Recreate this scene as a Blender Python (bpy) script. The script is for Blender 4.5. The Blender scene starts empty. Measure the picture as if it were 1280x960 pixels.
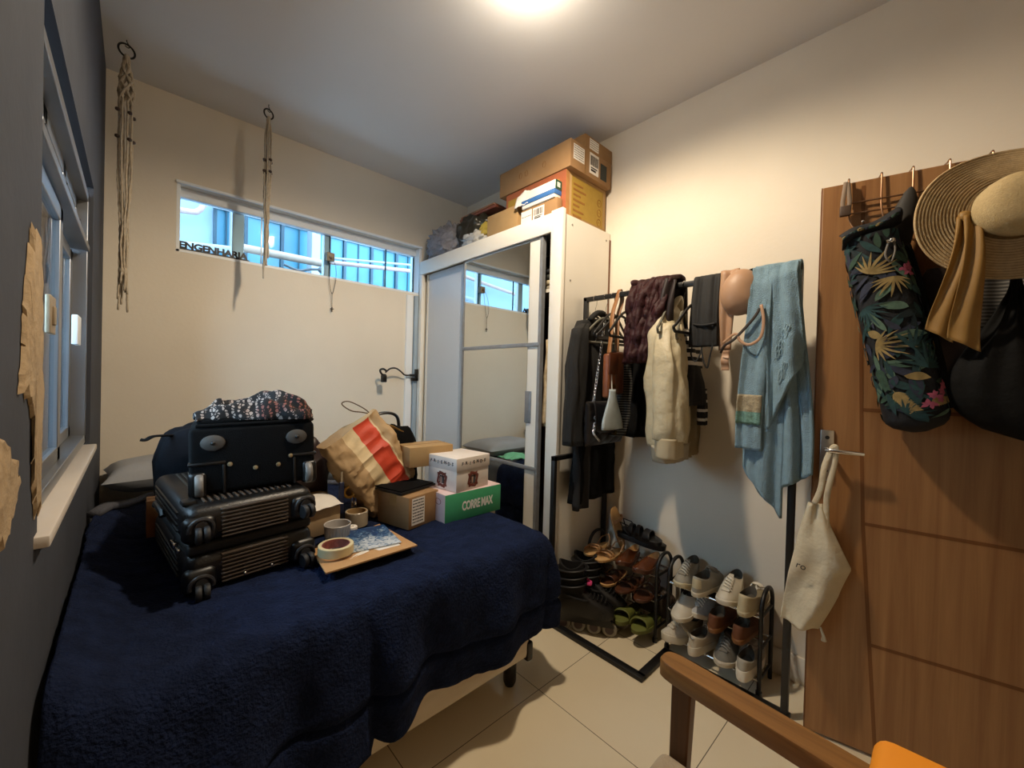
import bpy, bmesh, math, random
from mathutils import Vector, Matrix, noise, Euler
R = math.radians
PI = math.pi
rnd = random.Random(7)
scene = bpy.context.scene
col = scene.collection

# ------------------------------------------------------------------ materials
def lin(c):
    if isinstance(c, str):
        c = [int(c[i:i + 2], 16) for i in (1, 3, 5)]
    o = []
    for k in c[:3]:
        k = k / 255
        o.append(k / 12.92 if k <= .04045 else ((k + .055) / 1.055) ** 2.4)
    return (o[0], o[1], o[2], 1)

def mul(c, k):
    return (min(c[0] * k, 1), min(c[1] * k, 1), min(c[2] * k, 1), 1)

MATS = {}
def M(name, c, rough=.6, metal=0., var=.10, scale=25, bump=0., bscale=None, sheen=0., spec=.5, stretch=None, c2=None, coat=0.):
    if name in MATS: return MATS[name]
    m = bpy.data.materials.new(name); m.use_nodes = True
    nt = m.node_tree; b = nt.nodes['Principled BSDF']
    c = lin(c)
    tc = nt.nodes.new('ShaderNodeTexCoord'); mp = nt.nodes.new('ShaderNodeMapping')
    nt.links.new(tc.outputs['Object'], mp.inputs['Vector'])
    if stretch: mp.inputs['Scale'].default_value = stretch
    nz = nt.nodes.new('ShaderNodeTexNoise'); nz.inputs['Scale'].default_value = scale; nz.inputs['Detail'].default_value = 5
    nt.links.new(mp.outputs['Vector'], nz.inputs['Vector'])
    rp = nt.nodes.new('ShaderNodeValToRGB')
    rp.color_ramp.elements[0].position = .3; rp.color_ramp.elements[1].position = .7
    rp.color_ramp.elements[0].color = mul(c, 1 - var) if not c2 else lin(c2)
    rp.color_ramp.elements[1].color = mul(c, 1 + var) if not c2 else c
    nt.links.new(nz.outputs['Fac'], rp.inputs['Fac']); nt.links.new(rp.outputs['Color'], b.inputs['Base Color'])
    b.inputs['Roughness'].default_value = rough; b.inputs['Metallic'].default_value = metal
    b.inputs['Specular IOR Level'].default_value = spec
    if coat: b.inputs['Coat Weight'].default_value = coat; b.inputs['Coat Roughness'].default_value = .15
    if sheen:
        b.inputs['Sheen Weight'].default_value = sheen; b.inputs['Sheen Roughness'].default_value = .5
        b.inputs['Sheen Tint'].default_value = mul(c, 3)
    if bump:
        n2 = nt.nodes.new('ShaderNodeTexNoise'); n2.inputs['Scale'].default_value = bscale or scale * 4; n2.inputs['Detail'].default_value = 6
        nt.links.new(mp.outputs['Vector'], n2.inputs['Vector'])
        bp = nt.nodes.new('ShaderNodeBump'); bp.inputs['Strength'].default_value = bump; bp.inputs['Distance'].default_value = .01
        nt.links.new(n2.outputs['Fac'], bp.inputs['Height']); nt.links.new(bp.outputs['Normal'], b.inputs['Normal'])
    MATS[name] = m
    return m

def emis(name, c, s):
    m = bpy.data.materials.new(name); m.use_nodes = True
    b = m.node_tree.nodes['Principled BSDF']
    b.inputs['Base Color'].default_value = lin(c); b.inputs['Emission Color'].default_value = lin(c); b.inputs['Emission Strength'].default_value = s
    MATS[name] = m
    return m

def glass(name, tint=(235, 245, 250), refl=.12):
    if name in MATS: return MATS[name]
    m = bpy.data.materials.new(name); m.use_nodes = True
    nt = m.node_tree; nt.nodes.clear()
    o = nt.nodes.new('ShaderNodeOutputMaterial'); mx = nt.nodes.new('ShaderNodeMixShader')
    t = nt.nodes.new('ShaderNodeBsdfTransparent'); g = nt.nodes.new('ShaderNodeBsdfGlossy')
    t.inputs['Color'].default_value = lin(tint); g.inputs['Roughness'].default_value = .02
    lw = nt.nodes.new('ShaderNodeLayerWeight'); lw.inputs['Blend'].default_value = refl
    nt.links.new(lw.outputs['Fresnel'], mx.inputs['Fac']); nt.links.new(t.outputs[0], mx.inputs[1]); nt.links.new(g.outputs[0], mx.inputs[2])
    nt.links.new(mx.outputs[0], o.inputs['Surface'])
    MATS[name] = m
    return m

def N(m, kind, **kw):
    n = m.node_tree.nodes.new(kind)
    for k, v in kw.items():
        if hasattr(n, k): setattr(n, k, v)
        else: n.inputs[k.replace('_', ' ')].default_value = v
    return n

# ------------------------------------------------------------------ mesh builder
class MB:
    def __init__(s): s.v = []; s.f = []; s.m = []; s.T = Matrix.Identity(4)
    def add(s, vs, fs, mi=0, T=None):
        k = len(s.v); T = s.T @ T if T is not None else s.T
        s.v += [T @ Vector(p) for p in vs]
        s.f += [[i + k for i in f] for f in fs]
        s.m += ([mi] * len(fs) if isinstance(mi, int) else list(mi))
        return s
    def box(s, lo, hi, mi=0, T=None):
        x0, y0, z0 = lo; x1, y1, z1 = hi
        vs = [(x0, y0, z0), (x1, y0, z0), (x1, y1, z0), (x0, y1, z0), (x0, y0, z1), (x1, y0, z1), (x1, y1, z1), (x0, y1, z1)]
        return s.add(vs, [(0, 3, 2, 1), (4, 5, 6, 7), (0, 1, 5, 4), (1, 2, 6, 5), (2, 3, 7, 6), (3, 0, 4, 7)], mi, T)
    def rbox(s, lo, hi, r=.01, seg=3, mi=0, T=None):
        bm = bmesh.new(); bmesh.ops.create_cube(bm, size=1)
        for v in bm.verts:
            v.co = Vector([(lo[i] + hi[i]) / 2 + v.co[i] * (hi[i] - lo[i]) for i in range(3)])
        bmesh.ops.bevel(bm, geom=bm.edges[:], offset=r, segments=seg, affect='EDGES', profile=.5)
        bm.verts.index_update()
        s.add([v.co.copy() for v in bm.verts], [[v.index for v in f.verts] for f in bm.faces], mi, T); bm.free()
        return s
    def loft(s, rings, cap=True, closed=True, mi=0, T=None):
        n = len(rings[0]); vs = [p for r in rings for p in r]; fs = []
        for i in range(len(rings) - 1):
            for j in range(n if closed else n - 1):
                a = i * n + j; b = i * n + (j + 1) % n
                fs.append((a, b, b + n, a + n))
        if cap and closed:
            fs.append(tuple(range(n - 1, -1, -1))); fs.append(tuple(range((len(rings) - 1) * n, len(rings) * n)))
        return s.add(vs, fs, mi, T)
    def tube(s, pts, r, n=8, closed=False, mi=0, T=None, flat=1.):
        pts = [Vector(p) for p in pts]; k = len(pts); rr = r if isinstance(r, (list, tuple)) else [r] * k
        rings = []; up = None
        for i, p in enumerate(pts):
            a = pts[(i - 1) % k] if (closed or i) else p; b = pts[(i + 1) % k] if (closed or i < k - 1) else p
            t = (b - a).normalized()
            if up is None:
                up = Vector((0, 0, 1)) if abs(t.z) < .9 else Vector((1, 0, 0))
            x = t.cross(up)
            if x.length < 1e-6: x = t.orthogonal()
            x.normalize(); up = x.cross(t).normalized()
            rings.append([p + rr[i] * (x * math.cos(2 * PI * j / n) + up * flat * math.sin(2 * PI * j / n)) for j in range(n)])
        if closed:
            rings.append(rings[0]); return s.loft(rings, False, True, mi, T)
        return s.loft(rings, True, True, mi, T)
    def lathe(s, prof, n=32, mi=0, T=None, cap=True):
        return s.loft([[(r * math.cos(2 * PI * j / n), r * math.sin(2 * PI * j / n), z) for j in range(n)] for r, z in prof], cap, True, mi, T)
    def cyl(s, a, b, r, n=16, mi=0, T=None):
        return s.tube([a, b], r, n, False, mi, T)
    def sheet(s, fn, nu, nv, mi=0, T=None, mf=None):
        vs = [fn(i / nu, j / nv) for j in range(nv + 1) for i in range(nu + 1)]
        fs = []; ms = []
        for j in range(nv):
            for i in range(nu):
                a = j * (nu + 1) + i; fs.append((a, a + 1, a + nu + 2, a + nu + 1))
                ms.append(mf((i + .5) / nu, (j + .5) / nv) if mf else mi)
        return s.add(vs, fs, ms, T)
    def poly(s, pts, t, mi=0, T=None):
        """flat outline in local xz, extruded by t along -y"""
        n = len(pts)
        vs = [(p[0], 0, p[1]) for p in pts] + [(p[0], -t, p[1]) for p in pts]
        fs = [tuple(range(n)), tuple(range(2 * n - 1, n - 1, -1))] + [(i, (i + 1) % n + 0, (i + 1) % n + n, i + n) for i in range(n)]
        return s.add(vs, fs, mi, T)
    def ico(s, c, r, mi=0, sc=(1, 1, 1), sub=2, jit=0., T=None, seed=0):
        bm = bmesh.new(); bmesh.ops.create_icosphere(bm, subdivisions=sub, radius=1)
        vs = []
        for v in bm.verts:
            p = v.co.copy(); k = 1 + jit * noise.noise(p * 2.2 + Vector((seed, 0, 0)))
            vs.append((c[0] + p.x * r * sc[0] * k, c[1] + p.y * r * sc[1] * k, c[2] + p.z * r * sc[2] * k))
        s.add(vs, [[v.index for v in f.verts] for f in bm.faces], mi, T); bm.free()
        return s

def text_mb(mb, txt, size, T, ext=.0005, mi=0, bold=0., spacing=1.):
    cu = bpy.data.curves.new('lettering', 'FONT'); cu.body = txt; cu.size = size; cu.extrude = ext; cu.align_x = 'CENTER'; cu.align_y = 'CENTER'
    cu.offset = bold; cu.space_character = spacing; cu.resolution_u = 3
    o = bpy.data.objects.new('lettering', cu); col.objects.link(o)
    dg = bpy.context.evaluated_depsgraph_get(); me = bpy.data.meshes.new_from_object(o.evaluated_get(dg))
    mb.add([v.co.copy() for v in me.vertices], [list(p.vertices) for p in me.polygons], mi, T)
    bpy.data.objects.remove(o); bpy.data.curves.remove(cu); bpy.data.meshes.remove(me)
    return mb

# ------------------------------------------------------------------ scene tree
def tag(o, label=None, cat=None, group=None, kind=None):
    if label: o['label'] = label
    if cat: o['category'] = cat
    if group: o['group'] = group
    if kind: o['kind'] = kind
    return o

def thing(name, label, cat, loc=(0, 0, 0), rz=0, group=None, rot=None):
    o = bpy.data.objects.new(name, None); col.objects.link(o)
    o.empty_display_size = .05; o.location = loc; o.rotation_euler = rot if rot else (0, 0, rz)
    return tag(o, label, cat, group)

def build(name, mb, mats, parent=None, sm=40, solid=0, sub=0, bevel=0, world=False, label=None):
    """one mesh object. world=True: the vertices are in room coordinates"""
    if not isinstance(mats, (list, tuple)): mats = [mats]
    me = bpy.data.meshes.new(name)
    vs = [Vector(v) for v in mb.v]
    o = bpy.data.objects.new(name, me)
    if parent is None:
        xs = [v.x for v in vs]; ys = [v.y for v in vs]; zs = [v.z for v in vs]
        org = Vector(((min(xs) + max(xs)) / 2, (min(ys) + max(ys)) / 2, min(zs)))
        vs = [v - org for v in vs]; o.location = org
    elif world:
        org = Vector((0, 0, 0)); p = parent
        while p is not None: org += Vector(p.location); p = p.parent
        vs = [v - org for v in vs]
    me.from_pydata([tuple(v) for v in vs], [], mb.f)
    for m in mats: me.materials.append(m)
    me.polygons.foreach_set('material_index', mb.m)
    bm = bmesh.new(); bm.from_mesh(me); bmesh.ops.recalc_face_normals(bm, faces=bm.faces[:]); bm.to_mesh(me); bm.free()
    me.polygons.foreach_set('use_smooth', [True] * len(me.polygons))
    if sm < 180: me.set_sharp_from_angle(angle=R(sm))
    me.update(); col.objects.link(o)
    if parent is not None: o.parent = parent
    if bevel:
        d = o.modifiers.new('edge', 'BEVEL'); d.width = bevel; d.segments = 2; d.limit_method = 'ANGLE'; d.angle_limit = R(40)
    if solid:
        d = o.modifiers.new('thickness', 'SOLIDIFY'); d.thickness = solid; d.offset = 0
    if sub:
        d = o.modifiers.new('smooth', 'SUBSURF'); d.levels = sub; d.render_levels = sub
    if label: o['label'] = label
    return o

def solo(name, mb, mats, label, cat, group=None, **kw):
    return tag(build(name, mb, mats, None, **kw), label, cat, group)
def struct(name, mb, mats, **kw):
    return tag(build(name, mb, mats, None, **kw), None, None, None, 'structure')
def copy_thing(o, parent=None):
    c = o.copy(); col.objects.link(c)
    if parent is not None: c.parent = parent
    for ch in o.children: copy_thing(ch, c)
    return c

def Tm(loc=(0, 0, 0), rx=0, ry=0, rz=0, s=1):
    return Matrix.Translation(loc) @ Euler((rx, ry, rz)).to_matrix().to_4x4() @ Matrix.Scale(s, 4)
def frame(o, x, y, z):
    """matrix with given origin and axes"""
    x, y, z = Vector(x), Vector(y), Vector(z)
    return Matrix(((x.x, y.x, z.x, o[0]), (x.y, y.y, z.y, o[1]), (x.z, y.z, z.z, o[2]), (0, 0, 0, 1)))
def smooth(a, b, t):
    t = min(1, max(0, (t - a) / (b - a))); return t * t * (3 - 2 * t)
def nz3(x, y, z, s=1, seed=0): return noise.noise(Vector((x * s + seed * 7.3, y * s, z * s)))
def arc(c, r, a0, a1, n, ax=(1, 0, 0), ay=(0, 0, 1)):
    c, ax, ay = Vector(c), Vector(ax), Vector(ay)
    return [c + ax * r * math.cos(a0 + (a1 - a0) * i / n) + ay * r * math.sin(a0 + (a1 - a0) * i / n) for i in range(n + 1)]
def spline(pts, n=6):
    pts = [Vector(p) for p in pts]; out = []
    for i in range(len(pts) - 1):
        p0 = pts[max(i - 1, 0)]; p1 = pts[i]; p2 = pts[i + 1]; p3 = pts[min(i + 2, len(pts) - 1)]
        for k in range(n):
            t = k / n
            out.append(.5 * ((2 * p1) + (p2 - p0) * t + (2 * p0 - 5 * p1 + 4 * p2 - p3) * t * t + (3 * p1 - p0 - 3 * p2 + p3) * t ** 3))
    return out + [pts[-1]]

# ------------------------------------------------------------------ camera
cam = bpy.data.cameras.new('camera'); co = bpy.data.objects.new('camera', cam); col.objects.link(co)
cam.sensor_width = 36; cam.lens = 505.5 / 1280 * 36; cam.clip_start = .02
CX = Vector((.7307, -.6822, .0266)); CZ = Vector((-.6826, -.7307, .0106)); 
CX.normalize(); CZ = (CZ - CX * CZ.dot(CX)).normalized(); CY = CZ.cross(CX)
co.matrix_world = frame((0, 0, 1.32), CX, CY, CZ)
scene.camera = co
scene.view_settings.view_transform = 'Standard'
scene.view_settings.look = 'None'
scene.view_settings.exposure = .10; scene.view_settings.gamma = 1.03
scene.cycles.max_bounces = 8; scene.cycles.diffuse_bounces = 5; scene.cycles.glossy_bounces = 4; scene.cycles.transparent_max_bounces = 12
scene.cycles.caustics_reflective = False; scene.cycles.caustics_refractive = False
scene.cycles.sample_clamp_indirect = 4
XL, XR, YF, YB, ZC = -.126, 2.187, 2.997, -.62, 2.872
WORLD = 8.0; LAMP = 96
# ------------------------------------------------------------------ shared materials
m_wall = M('painted_plaster', '#e3d9c8', .75, var=.03, scale=3, bump=.06, bscale=60, spec=.2)
m_ceil = M('ceiling_paint', '#dcd9d6', .8, var=.02, scale=2, bump=.04, bscale=60, spec=.2)
m_navy_wall = M('slate_blue_paint', '#43464e', .8, var=.10, scale=5, bump=.08, bscale=40, spec=.2)
m_bare = M('bare_plaster', '#a58e6e', .9, var=.14, scale=30, bump=.5, bscale=60)
m_white = M('white_lacquer', '#e6e1d6', .35, var=.02, scale=4)
m_whitem = M('white_frame_paint', '#eef2f5', .4, var=.02, scale=4)
m_grey_lac = M('pale_grey_lacquer', '#c3c6c9', .22, var=.02, scale=3)
m_alu = M('aluminium', '#94989e', .34, metal=.8, var=.05, scale=8, stretch=(1, 1, .05))
m_black = M('black_steel', '#0d0d0f', .45, var=.10, scale=20)
m_chrome = M('chrome', '#d9d9d9', .12, metal=1, var=.02)
m_blkplastic = M('black_plastic', '#0b0b0c', .38, var=.12, scale=40)
m_marble = M('pale_marble', '#d9d0c6', .3, var=.10, scale=9, stretch=(1, .3, 1))
m_glass = glass('clear_glass')
m_mirror = M('mirror_silver', '#d6dad8', .01, metal=1, var=.0)
m_card = M('cardboard', '#94714a', .85, var=.07, scale=14, bump=.05, bscale=90)
m_card2 = M('cardboard_light', '#a88759', .85, var=.07, scale=12, bump=.05, bscale=90)
m_paper = M('white_paper', '#e9e4dc', .8, var=.03, scale=12)
m_ink = M('black_ink', '#231f20', .7, var=.1)

def tile_mat():
    m = bpy.data.materials.new('porcelain_tile'); m.use_nodes = True; nt = m.node_tree; b = nt.nodes['Principled BSDF']
    tc = N(m, 'ShaderNodeTexCoord'); sep = N(m, 'ShaderNodeSeparateXYZ'); nt.links.new(tc.outputs['Object'], sep.inputs[0])
    outs = []
    for ax, off in ((0, 1.278), (1, 1.15)):
        a = N(m, 'ShaderNodeMath', operation='SUBTRACT'); a.inputs[1].default_value = off - 60; nt.links.new(sep.outputs[ax], a.inputs[0])
        d = N(m, 'ShaderNodeMath', operation='MODULO'); d.inputs[1].default_value = .6; nt.links.new(a.outputs[0], d.inputs[0])
        e = N(m, 'ShaderNodeMath', operation='PINGPONG'); e.inputs[1].default_value = .3; nt.links.new(d.outputs[0], e.inputs[0])
        l = N(m, 'ShaderNodeMath', operation='LESS_THAN'); l.inputs[1].default_value = .0016; nt.links.new(e.outputs[0], l.inputs[0]); outs.append(l)
    mx = N(m, 'ShaderNodeMath', operation='MAXIMUM'); nt.links.new(outs[0].outputs[0], mx.inputs[0]); nt.links.new(outs[1].outputs[0], mx.inputs[1])
    nz = N(m, 'ShaderNodeTexNoise'); nz.inputs['Scale'].default_value = 2.5; nz.inputs['Detail'].default_value = 6; nt.links.new(tc.outputs['Object'], nz.inputs['Vector'])
    rp = N(m, 'ShaderNodeValToRGB'); rp.color_ramp.elements[0].color = lin('#dccbab'); rp.color_ramp.elements[1].color = lin('#e8dabd'); nt.links.new(nz.outputs['Fac'], rp.inputs[0])
    mix = N(m, 'ShaderNodeMix', data_type='RGBA'); nt.links.new(mx.outputs[0], mix.inputs[0]); nt.links.new(rp.outputs[0], mix.inputs[6]); mix.inputs[7].default_value = lin('#6e6354')
    nt.links.new(mix.outputs[2], b.inputs['Base Color']); b.inputs['Roughness'].default_value = .16
    return m

def wood_mat(name, c1, c2, rough=.45, along='z', scale=6., coat=0.):
    m = bpy.data.materials.new(name); m.use_nodes = True; nt = m.node_tree; b = nt.nodes['Principled BSDF']
    tc = N(m, 'ShaderNodeTexCoord'); mp = N(m, 'ShaderNodeMapping'); nt.links.new(tc.outputs['Object'], mp.inputs[0])
    mp.inputs['Scale'].default_value = {'z': (9, 9, .35), 'y': (9, .35, 9), 'x': (.35, 9, 9)}[along]
    nz = N(m, 'ShaderNodeTexNoise'); nz.inputs['Scale'].default_value = scale; nz.inputs['Detail'].default_value = 8; nz.inputs['Roughness'].default_value = .65
    nz.inputs['Distortion'].default_value = .5; nt.links.new(mp.outputs[0], nz.inputs['Vector'])
    rp = N(m, 'ShaderNodeValToRGB'); e = rp.color_ramp.elements; e[0].position = .25; e[1].position = .72; e[0].color = lin(c1); e[1].color = lin(c2); nt.links.new(nz.outputs['Fac'], rp.inputs[0])
    nt.links.new(rp.outputs[0], b.inputs['Base Color']); b.inputs['Roughness'].default_value = rough
    bm_ = N(m, 'ShaderNodeBump'); bm_.inputs['Strength'].default_value = .08; bm_.inputs['Distance'].default_value = .004
    nt.links.new(nz.outputs['Fac'], bm_.inputs['Height']); nt.links.new(bm_.outputs[0], b.inputs['Normal'])
    b.inputs['Coat Weight'].default_value = coat
    MATS[name] = m
    return m
m_tile = tile_mat()
m_door = wood_mat('door_veneer', '#7c5230', '#a5774a', .42, 'z', 3.)
m_doorg = wood_mat('door_groove_veneer', '#5e3716', '#7a4a20', .5, 'z', 3.)
m_arm = wood_mat('oak_arm', '#674422', '#9c6e3c', .36, 'y', 5.)
m_armd = wood_mat('oak_leg', '#4a2c15', '#633d1e', .45, 'z', 5.)

# ------------------------------------------------------------------ room shell
def wall_with_hole(name, mat, axis, at, th, u0, u1, z0, z1, hole):
    """wall slab on plane axis=at extending by th outward, with one rectangular hole (hu0,hu1,hz0,hz1)"""
    mb = MB(); h = hole
    def bx(a, b, c, d):
        if b - a < 1e-4 or d - c < 1e-4: return
        lo = [0, 0, c]; hi = [0, 0, d]; o = 1 - axis
        lo[axis], hi[axis] = min(at, at + th), max(at, at + th); lo[o], hi[o] = a, b
        mb.box(lo, hi)
    bx(u0, h[0], z0, z1); bx(h[1], u1, z0, z1); bx(h[0], h[1], z0, h[2]); bx(h[0], h[1], h[3], z1)
    return struct(name, mb, mat)
mbf = MB().box((XL - .2, -1.9, -.1), (XR + .2, YF + .2, 0)); fl = struct('floor', mbf, m_tile); 
# keep the tile grid registered to the room axes
for v in fl.data.vertices: v.co += fl.location
fl.location = (0, 0, 0)
struct('ceiling', MB().box((XL - .2, -1.9, ZC), (XR + .2, YF + .2, ZC + .1)), m_ceil)
wf = wall_with_hole('wall_far', m_wall, 1, YF, .16, XL - .2, XR + .2, 0, ZC, (.162, 1.735, 2.0, 2.39))
wl = wall_with_hole('wall_left', m_navy_wall, 0, XL, -.16, YB - .1, YF, 0, ZC, (1.12, 2.31, 1.015, 2.03))
struct('wall_right', MB().box((XR, -1.9, 0), (XR + .16, YF, ZC)), m_wall)
wall_with_hole('wall_back', m_wall, 1, YB, -.12, XL - .2, XR, 0, ZC, (1.22, 2.1, 0, 2.1))
struct('wall_hall', MB().box((XL - .2, -1.9, 0), (XR, -1.8, ZC)).box((XL - .2, -1.8, 0), (XL - .1, YB - .12, ZC)), m_wall)
struct('baseboard_right', MB().rbox((XR - .014, YB, 0), (XR, 1.46, .12), .004, 2), M('baseboard_paint', '#e4dccd', .4, var=.02))
# broken plaster beside the left window
def patch(pts, z0=0):
    mb = MB(); n = len(pts); c = (sum(p[0] for p in pts) / n, sum(p[1] for p in pts) / n)
    ring = []
    for i in range(n):
        a, b = pts[i], pts[(i + 1) % n]
        for k in range(6):
            t = k / 6; y = a[0] + (b[0] - a[0]) * t; z = a[1] + (b[1] - a[1]) * t
            w = .014 * nz3(y, z, 0, 55, 3); ring.append((y + w, z + .022 * nz3(y, z, 3, 48, 5)))
    k = len(ring)
    vs = [(XL + .001, p[0], p[1]) for p in ring] + [(XL + .006 + .003 * nz3(p[0], p[1], 2, 30), c[0] + (p[0] - c[0]) * .93, c[1] + (p[1] - c[1]) * .93) for p in ring] + [(XL + .007, c[0], c[1])]
    mb.add(vs, [(i, (i + 1) % k, (i + 1) % k + k, i + k) for i in range(k)] + [(i + k, (i + 1) % k + k, 2 * k) for i in range(k)])
    build('broken_plaster', mb, [m_bare], wl, world=True)
patch([(1.018, 1.56), (1.06, 1.545), (1.10, 1.5), (1.115, 1.38), (1.118, 1.22), (1.118, 1.05), (1.075, 1.06), (1.045, 1.13), (1.05, 1.215), (1.02, 1.25), (.985, 1.28), (.925, 1.28), (.945, 1.34), (.955, 1.42), (.98, 1.48)])
patch([(.80, 1.23), (.86, 1.21), (.905, 1.18), (.925, 1.15), (.9, 1.125), (.86, 1.10), (.80, 1.09), (.76, 1.15)])

# ------------------------------------------------------------------ far window
def far_window():
    w = thing('window_1', None, None, (.95, 3.06, 2.0)); w['kind'] = 'structure'
    f = MB(); x0, x1, z0, z1 = .162, 1.735, 2.0, 2.39
    f.box((x0, 3.002, z0), (x1, 3.15, z0 + .018)).box((x0, 3.06, z1 - .058), (x1, 3.11, z1)).box((x0, 3.002, z0), (x0 + .018, 3.15, z1)).box((x1 - .02, 3.002, z0), (x1, 3.15, z1))
    f.box((x0 - .004, 2.985, z1 - .004), (x1, 2.999, z1 + .012))
    build('window_frame', f, m_whitem, w, world=True, bevel=.003)
    edge = M('glass_edge', '#274047', .2)
    for a, b, y in ((.18, .60, 3.075), (.60, 1.035, 3.09), (1.035, 1.46, 3.075), (1.46, 1.715, 3.09)):
        p = build('pane', MB().box((a, y, z0 + .018), (b, y + .008, z1 - .058)), m_glass, w, world=True)
        build('pane_edge', MB().box((b - .006, y - .003, z0 + .018), (b, y + .011, z1 - .058)), edge, p, world=True)
    build('mullion', MB().box((.44, 3.10, z0), (.505, 3.15, z1)).box((.995, 3.10, z0), (1.04, 3.15, z1)), m_whitem, w, world=True, bevel=.003)
    l = build('window_latch', MB().rbox((.995, 3.035, 2.14), (1.05, 3.075, 2.20), .006), M('beige_latch', '#9d8b72', .5), w, world=True)
    build('latch_knob', MB().cyl((1.02, 3.035, 2.17), (1.02, 3.018, 2.17), .012), M('beige_latch', '#9d8b72', .5), l, world=True)
far_window()
# cable trunking and a strip of painted gap shade beside the wardrobe
t = struct('trim_1', MB().box((1.60, 2.975, 0.), (1.645, YF - .001, 1.985)).box((1.65, 2.985, 0.), (1.66, YF - .001, 1.985)), m_whitem)
struct('gap_shade_strip', MB().box((1.668, 2.97, 0.), (1.70, YF - .001, 1.985)), M('gap_shade_grey', '#9fb0bf', .5, var=.03))  # blue-grey strip painting the shade of the gap next to the wardrobe

# ------------------------------------------------------------------ left window
def left_window():
    w = thing('window_2', None, None, (-.16, 1.7, 1.02)); w['kind'] = 'structure'
    y0, y1, z0, z1 = 1.12, 2.31, 1.03, 1.995; xa, xb = -.215, -.138
    f = MB().box((xa, y0, z0), (xb, y1, z0 + .03)).box((xa, y0, z1 - .03), (xb, y1, z1)).box((xa, y0, z0), (xb, y0 + .03, z1)).box((xa, y1 - .03, z0), (xb, y1, z1)).box((xa, y0, 1.775), (xb + .004, y1, 1.797))
    build('window_frame', f, m_alu, w, world=True, bevel=.002)
    def sash(a, b, x, c, d, k=.05):
        s = build('sash', MB().box((x, a, c), (x + .022, a + k, d)).box((x, b - k, c), (x + .022, b, d)).box((x, a, c), (x + .022, b, c + .04)).box((x, a, d - .04), (x + .022, b, d)), m_alu, w, world=True, bevel=.002)
        build('pane', MB().box((x + .008, a + k, c + .04), (x + .013, b - k, d - .04)), m_glass, s, world=True); return s
    s1 = sash(1.15, 1.72, -.175, 1.06, 1.765); s2 = sash(1.66, 2.28, -.2, 1.06, 1.765)
    build('latch', MB().rbox((-.153, 1.42, 1.40), (-.143, 1.5, 1.49), .003).rbox((-.146, 1.44, 1.42), (-.138, 1.465, 1.465), .003), M('steel_latch', '#a4937a', .45, metal=.4), s1, world=True)
    build('latch', MB().rbox((-.156, 2.0, 1.40), (-.140, 2.10, 1.50), .003), m_whitem, s2, world=True)
    for a, b in ((1.15, 1.53), (1.53, 1.91), (1.91, 2.28)):
        s = sash(a, b, -.19, 1.80, 1.965, .03)
        build('knob', MB().cyl((-.168, (a + b) / 2, 1.83), (-.145, (a + b) / 2, 1.83), .016), m_blkplastic, s, world=True)
    build('window_sill', MB().rbox((-.22, 1.085, .998), (-.106, 2.31, 1.02), .004, 2), m_marble, w, world=True)
left_window()

# ------------------------------------------------------------------ outside the windows
m_out = M('outdoor_white_render', '#a3adb8', .8, var=.05, scale=2)
m_outg = M('outdoor_cyan_glass', '#417e96', .25, var=.25, scale=1.2)
m_outd = M('outdoor_dark_frame', '#2a4656', .5)
struct('ground_outside', MB().box((-9, YF + 1, -.4), (9, 14, -.3)).box((-9, -5, -.4), (-.6, 14, -.3)), M('outdoor_paving', '#dcdfe2', .9, var=.1, scale=1))
bl = thing('neighbouring_building', 'white and cyan glazed building seen through the high far window', 'building', (0, 6, -.3))
build('wall', MB().box((-3.3, 6.0, -.3), (9, 6.3, 7)), m_out, bl, world=True)
for i in range(18):
    x = -1.4 + i * .40
    g = build('glazing', MB().box((x, 5.94, 2.55), (x + .36, 6.0, 3.25)).box((x, 5.94, 3.32), (x + .36, 6.0, 4.3)), m_outg, bl, world=True)
    build('glazing_frame', MB().box((x - .035, 5.9, 2.5), (x, 6.0, 4.4)).box((x, 5.91, 3.25), (x + .36, 5.99, 3.30)).box((x + .18, 5.92, 2.5), (x + .192, 6.0, 4.4)), m_outd, g, world=True)
build('ledge', MB().box((-3, 5.6, 2.36), (7, 6.0, 2.5)), M('outdoor_ledge', '#d4c9bc', .8), bl, world=True)
for x in (.78, 1.62, 3.4): build('pillar', MB().box((x, 5.5, -.3), (x + .10, 5.7, 5.5)), m_out, bl, world=True)
ow = thing('outdoor_service_wall', 'white rendered wall with a pipe bend, seen at left through the far window', 'wall', (-.2, 4.3, -.3))
build('wall', MB().box((-1.5, 4.4, -.3), (.49, 4.5, 4.5)), M('outdoor_white_render2', '#93aac0', .8, var=.06, scale=2), ow, world=True)
build('pipe', MB().tube(spline([(-.6, 4.3, 2.55), (.26, 4.3, 2.633), (.37, 4.3, 2.66), (.41, 4.3, 2.72), (.455, 4.3, 2.76), (.6, 4.3, 2.77)], 5), .022, 10), M('copper_pipe_paint', '#b79a94', .6), ow, world=True)
build('corner_frame', MB().box((.485, 4.36, -.3), (.51, 4.5, 4.5)), m_outd, ow, world=True)
def outpipe(name, a, b, r, mat, label):
    solo(name, MB().cyl(a, b, r), mat, label, 'pipe')
outpipe('white_beam', (.1, 4.28, 2.335), (.66, 4.28, 2.395), .03, m_out, 'white horizontal pipe low outside the left end of the far window')
outpipe('beige_beam', (.66, 4.3, 2.43), (1.42, 4.3, 2.435), .036, M('beige_pipe', '#b39c8c', .6), 'thick beige horizontal pipe outside the middle of the far window')
outpipe('copper_pipe', (1.42, 4.3, 2.462), (3.2, 4.35, 2.66), .022, M('copper_pipe_paint', '#94685f', .6), 'copper coloured sloping pipe outside the right half of the far window')
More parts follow.
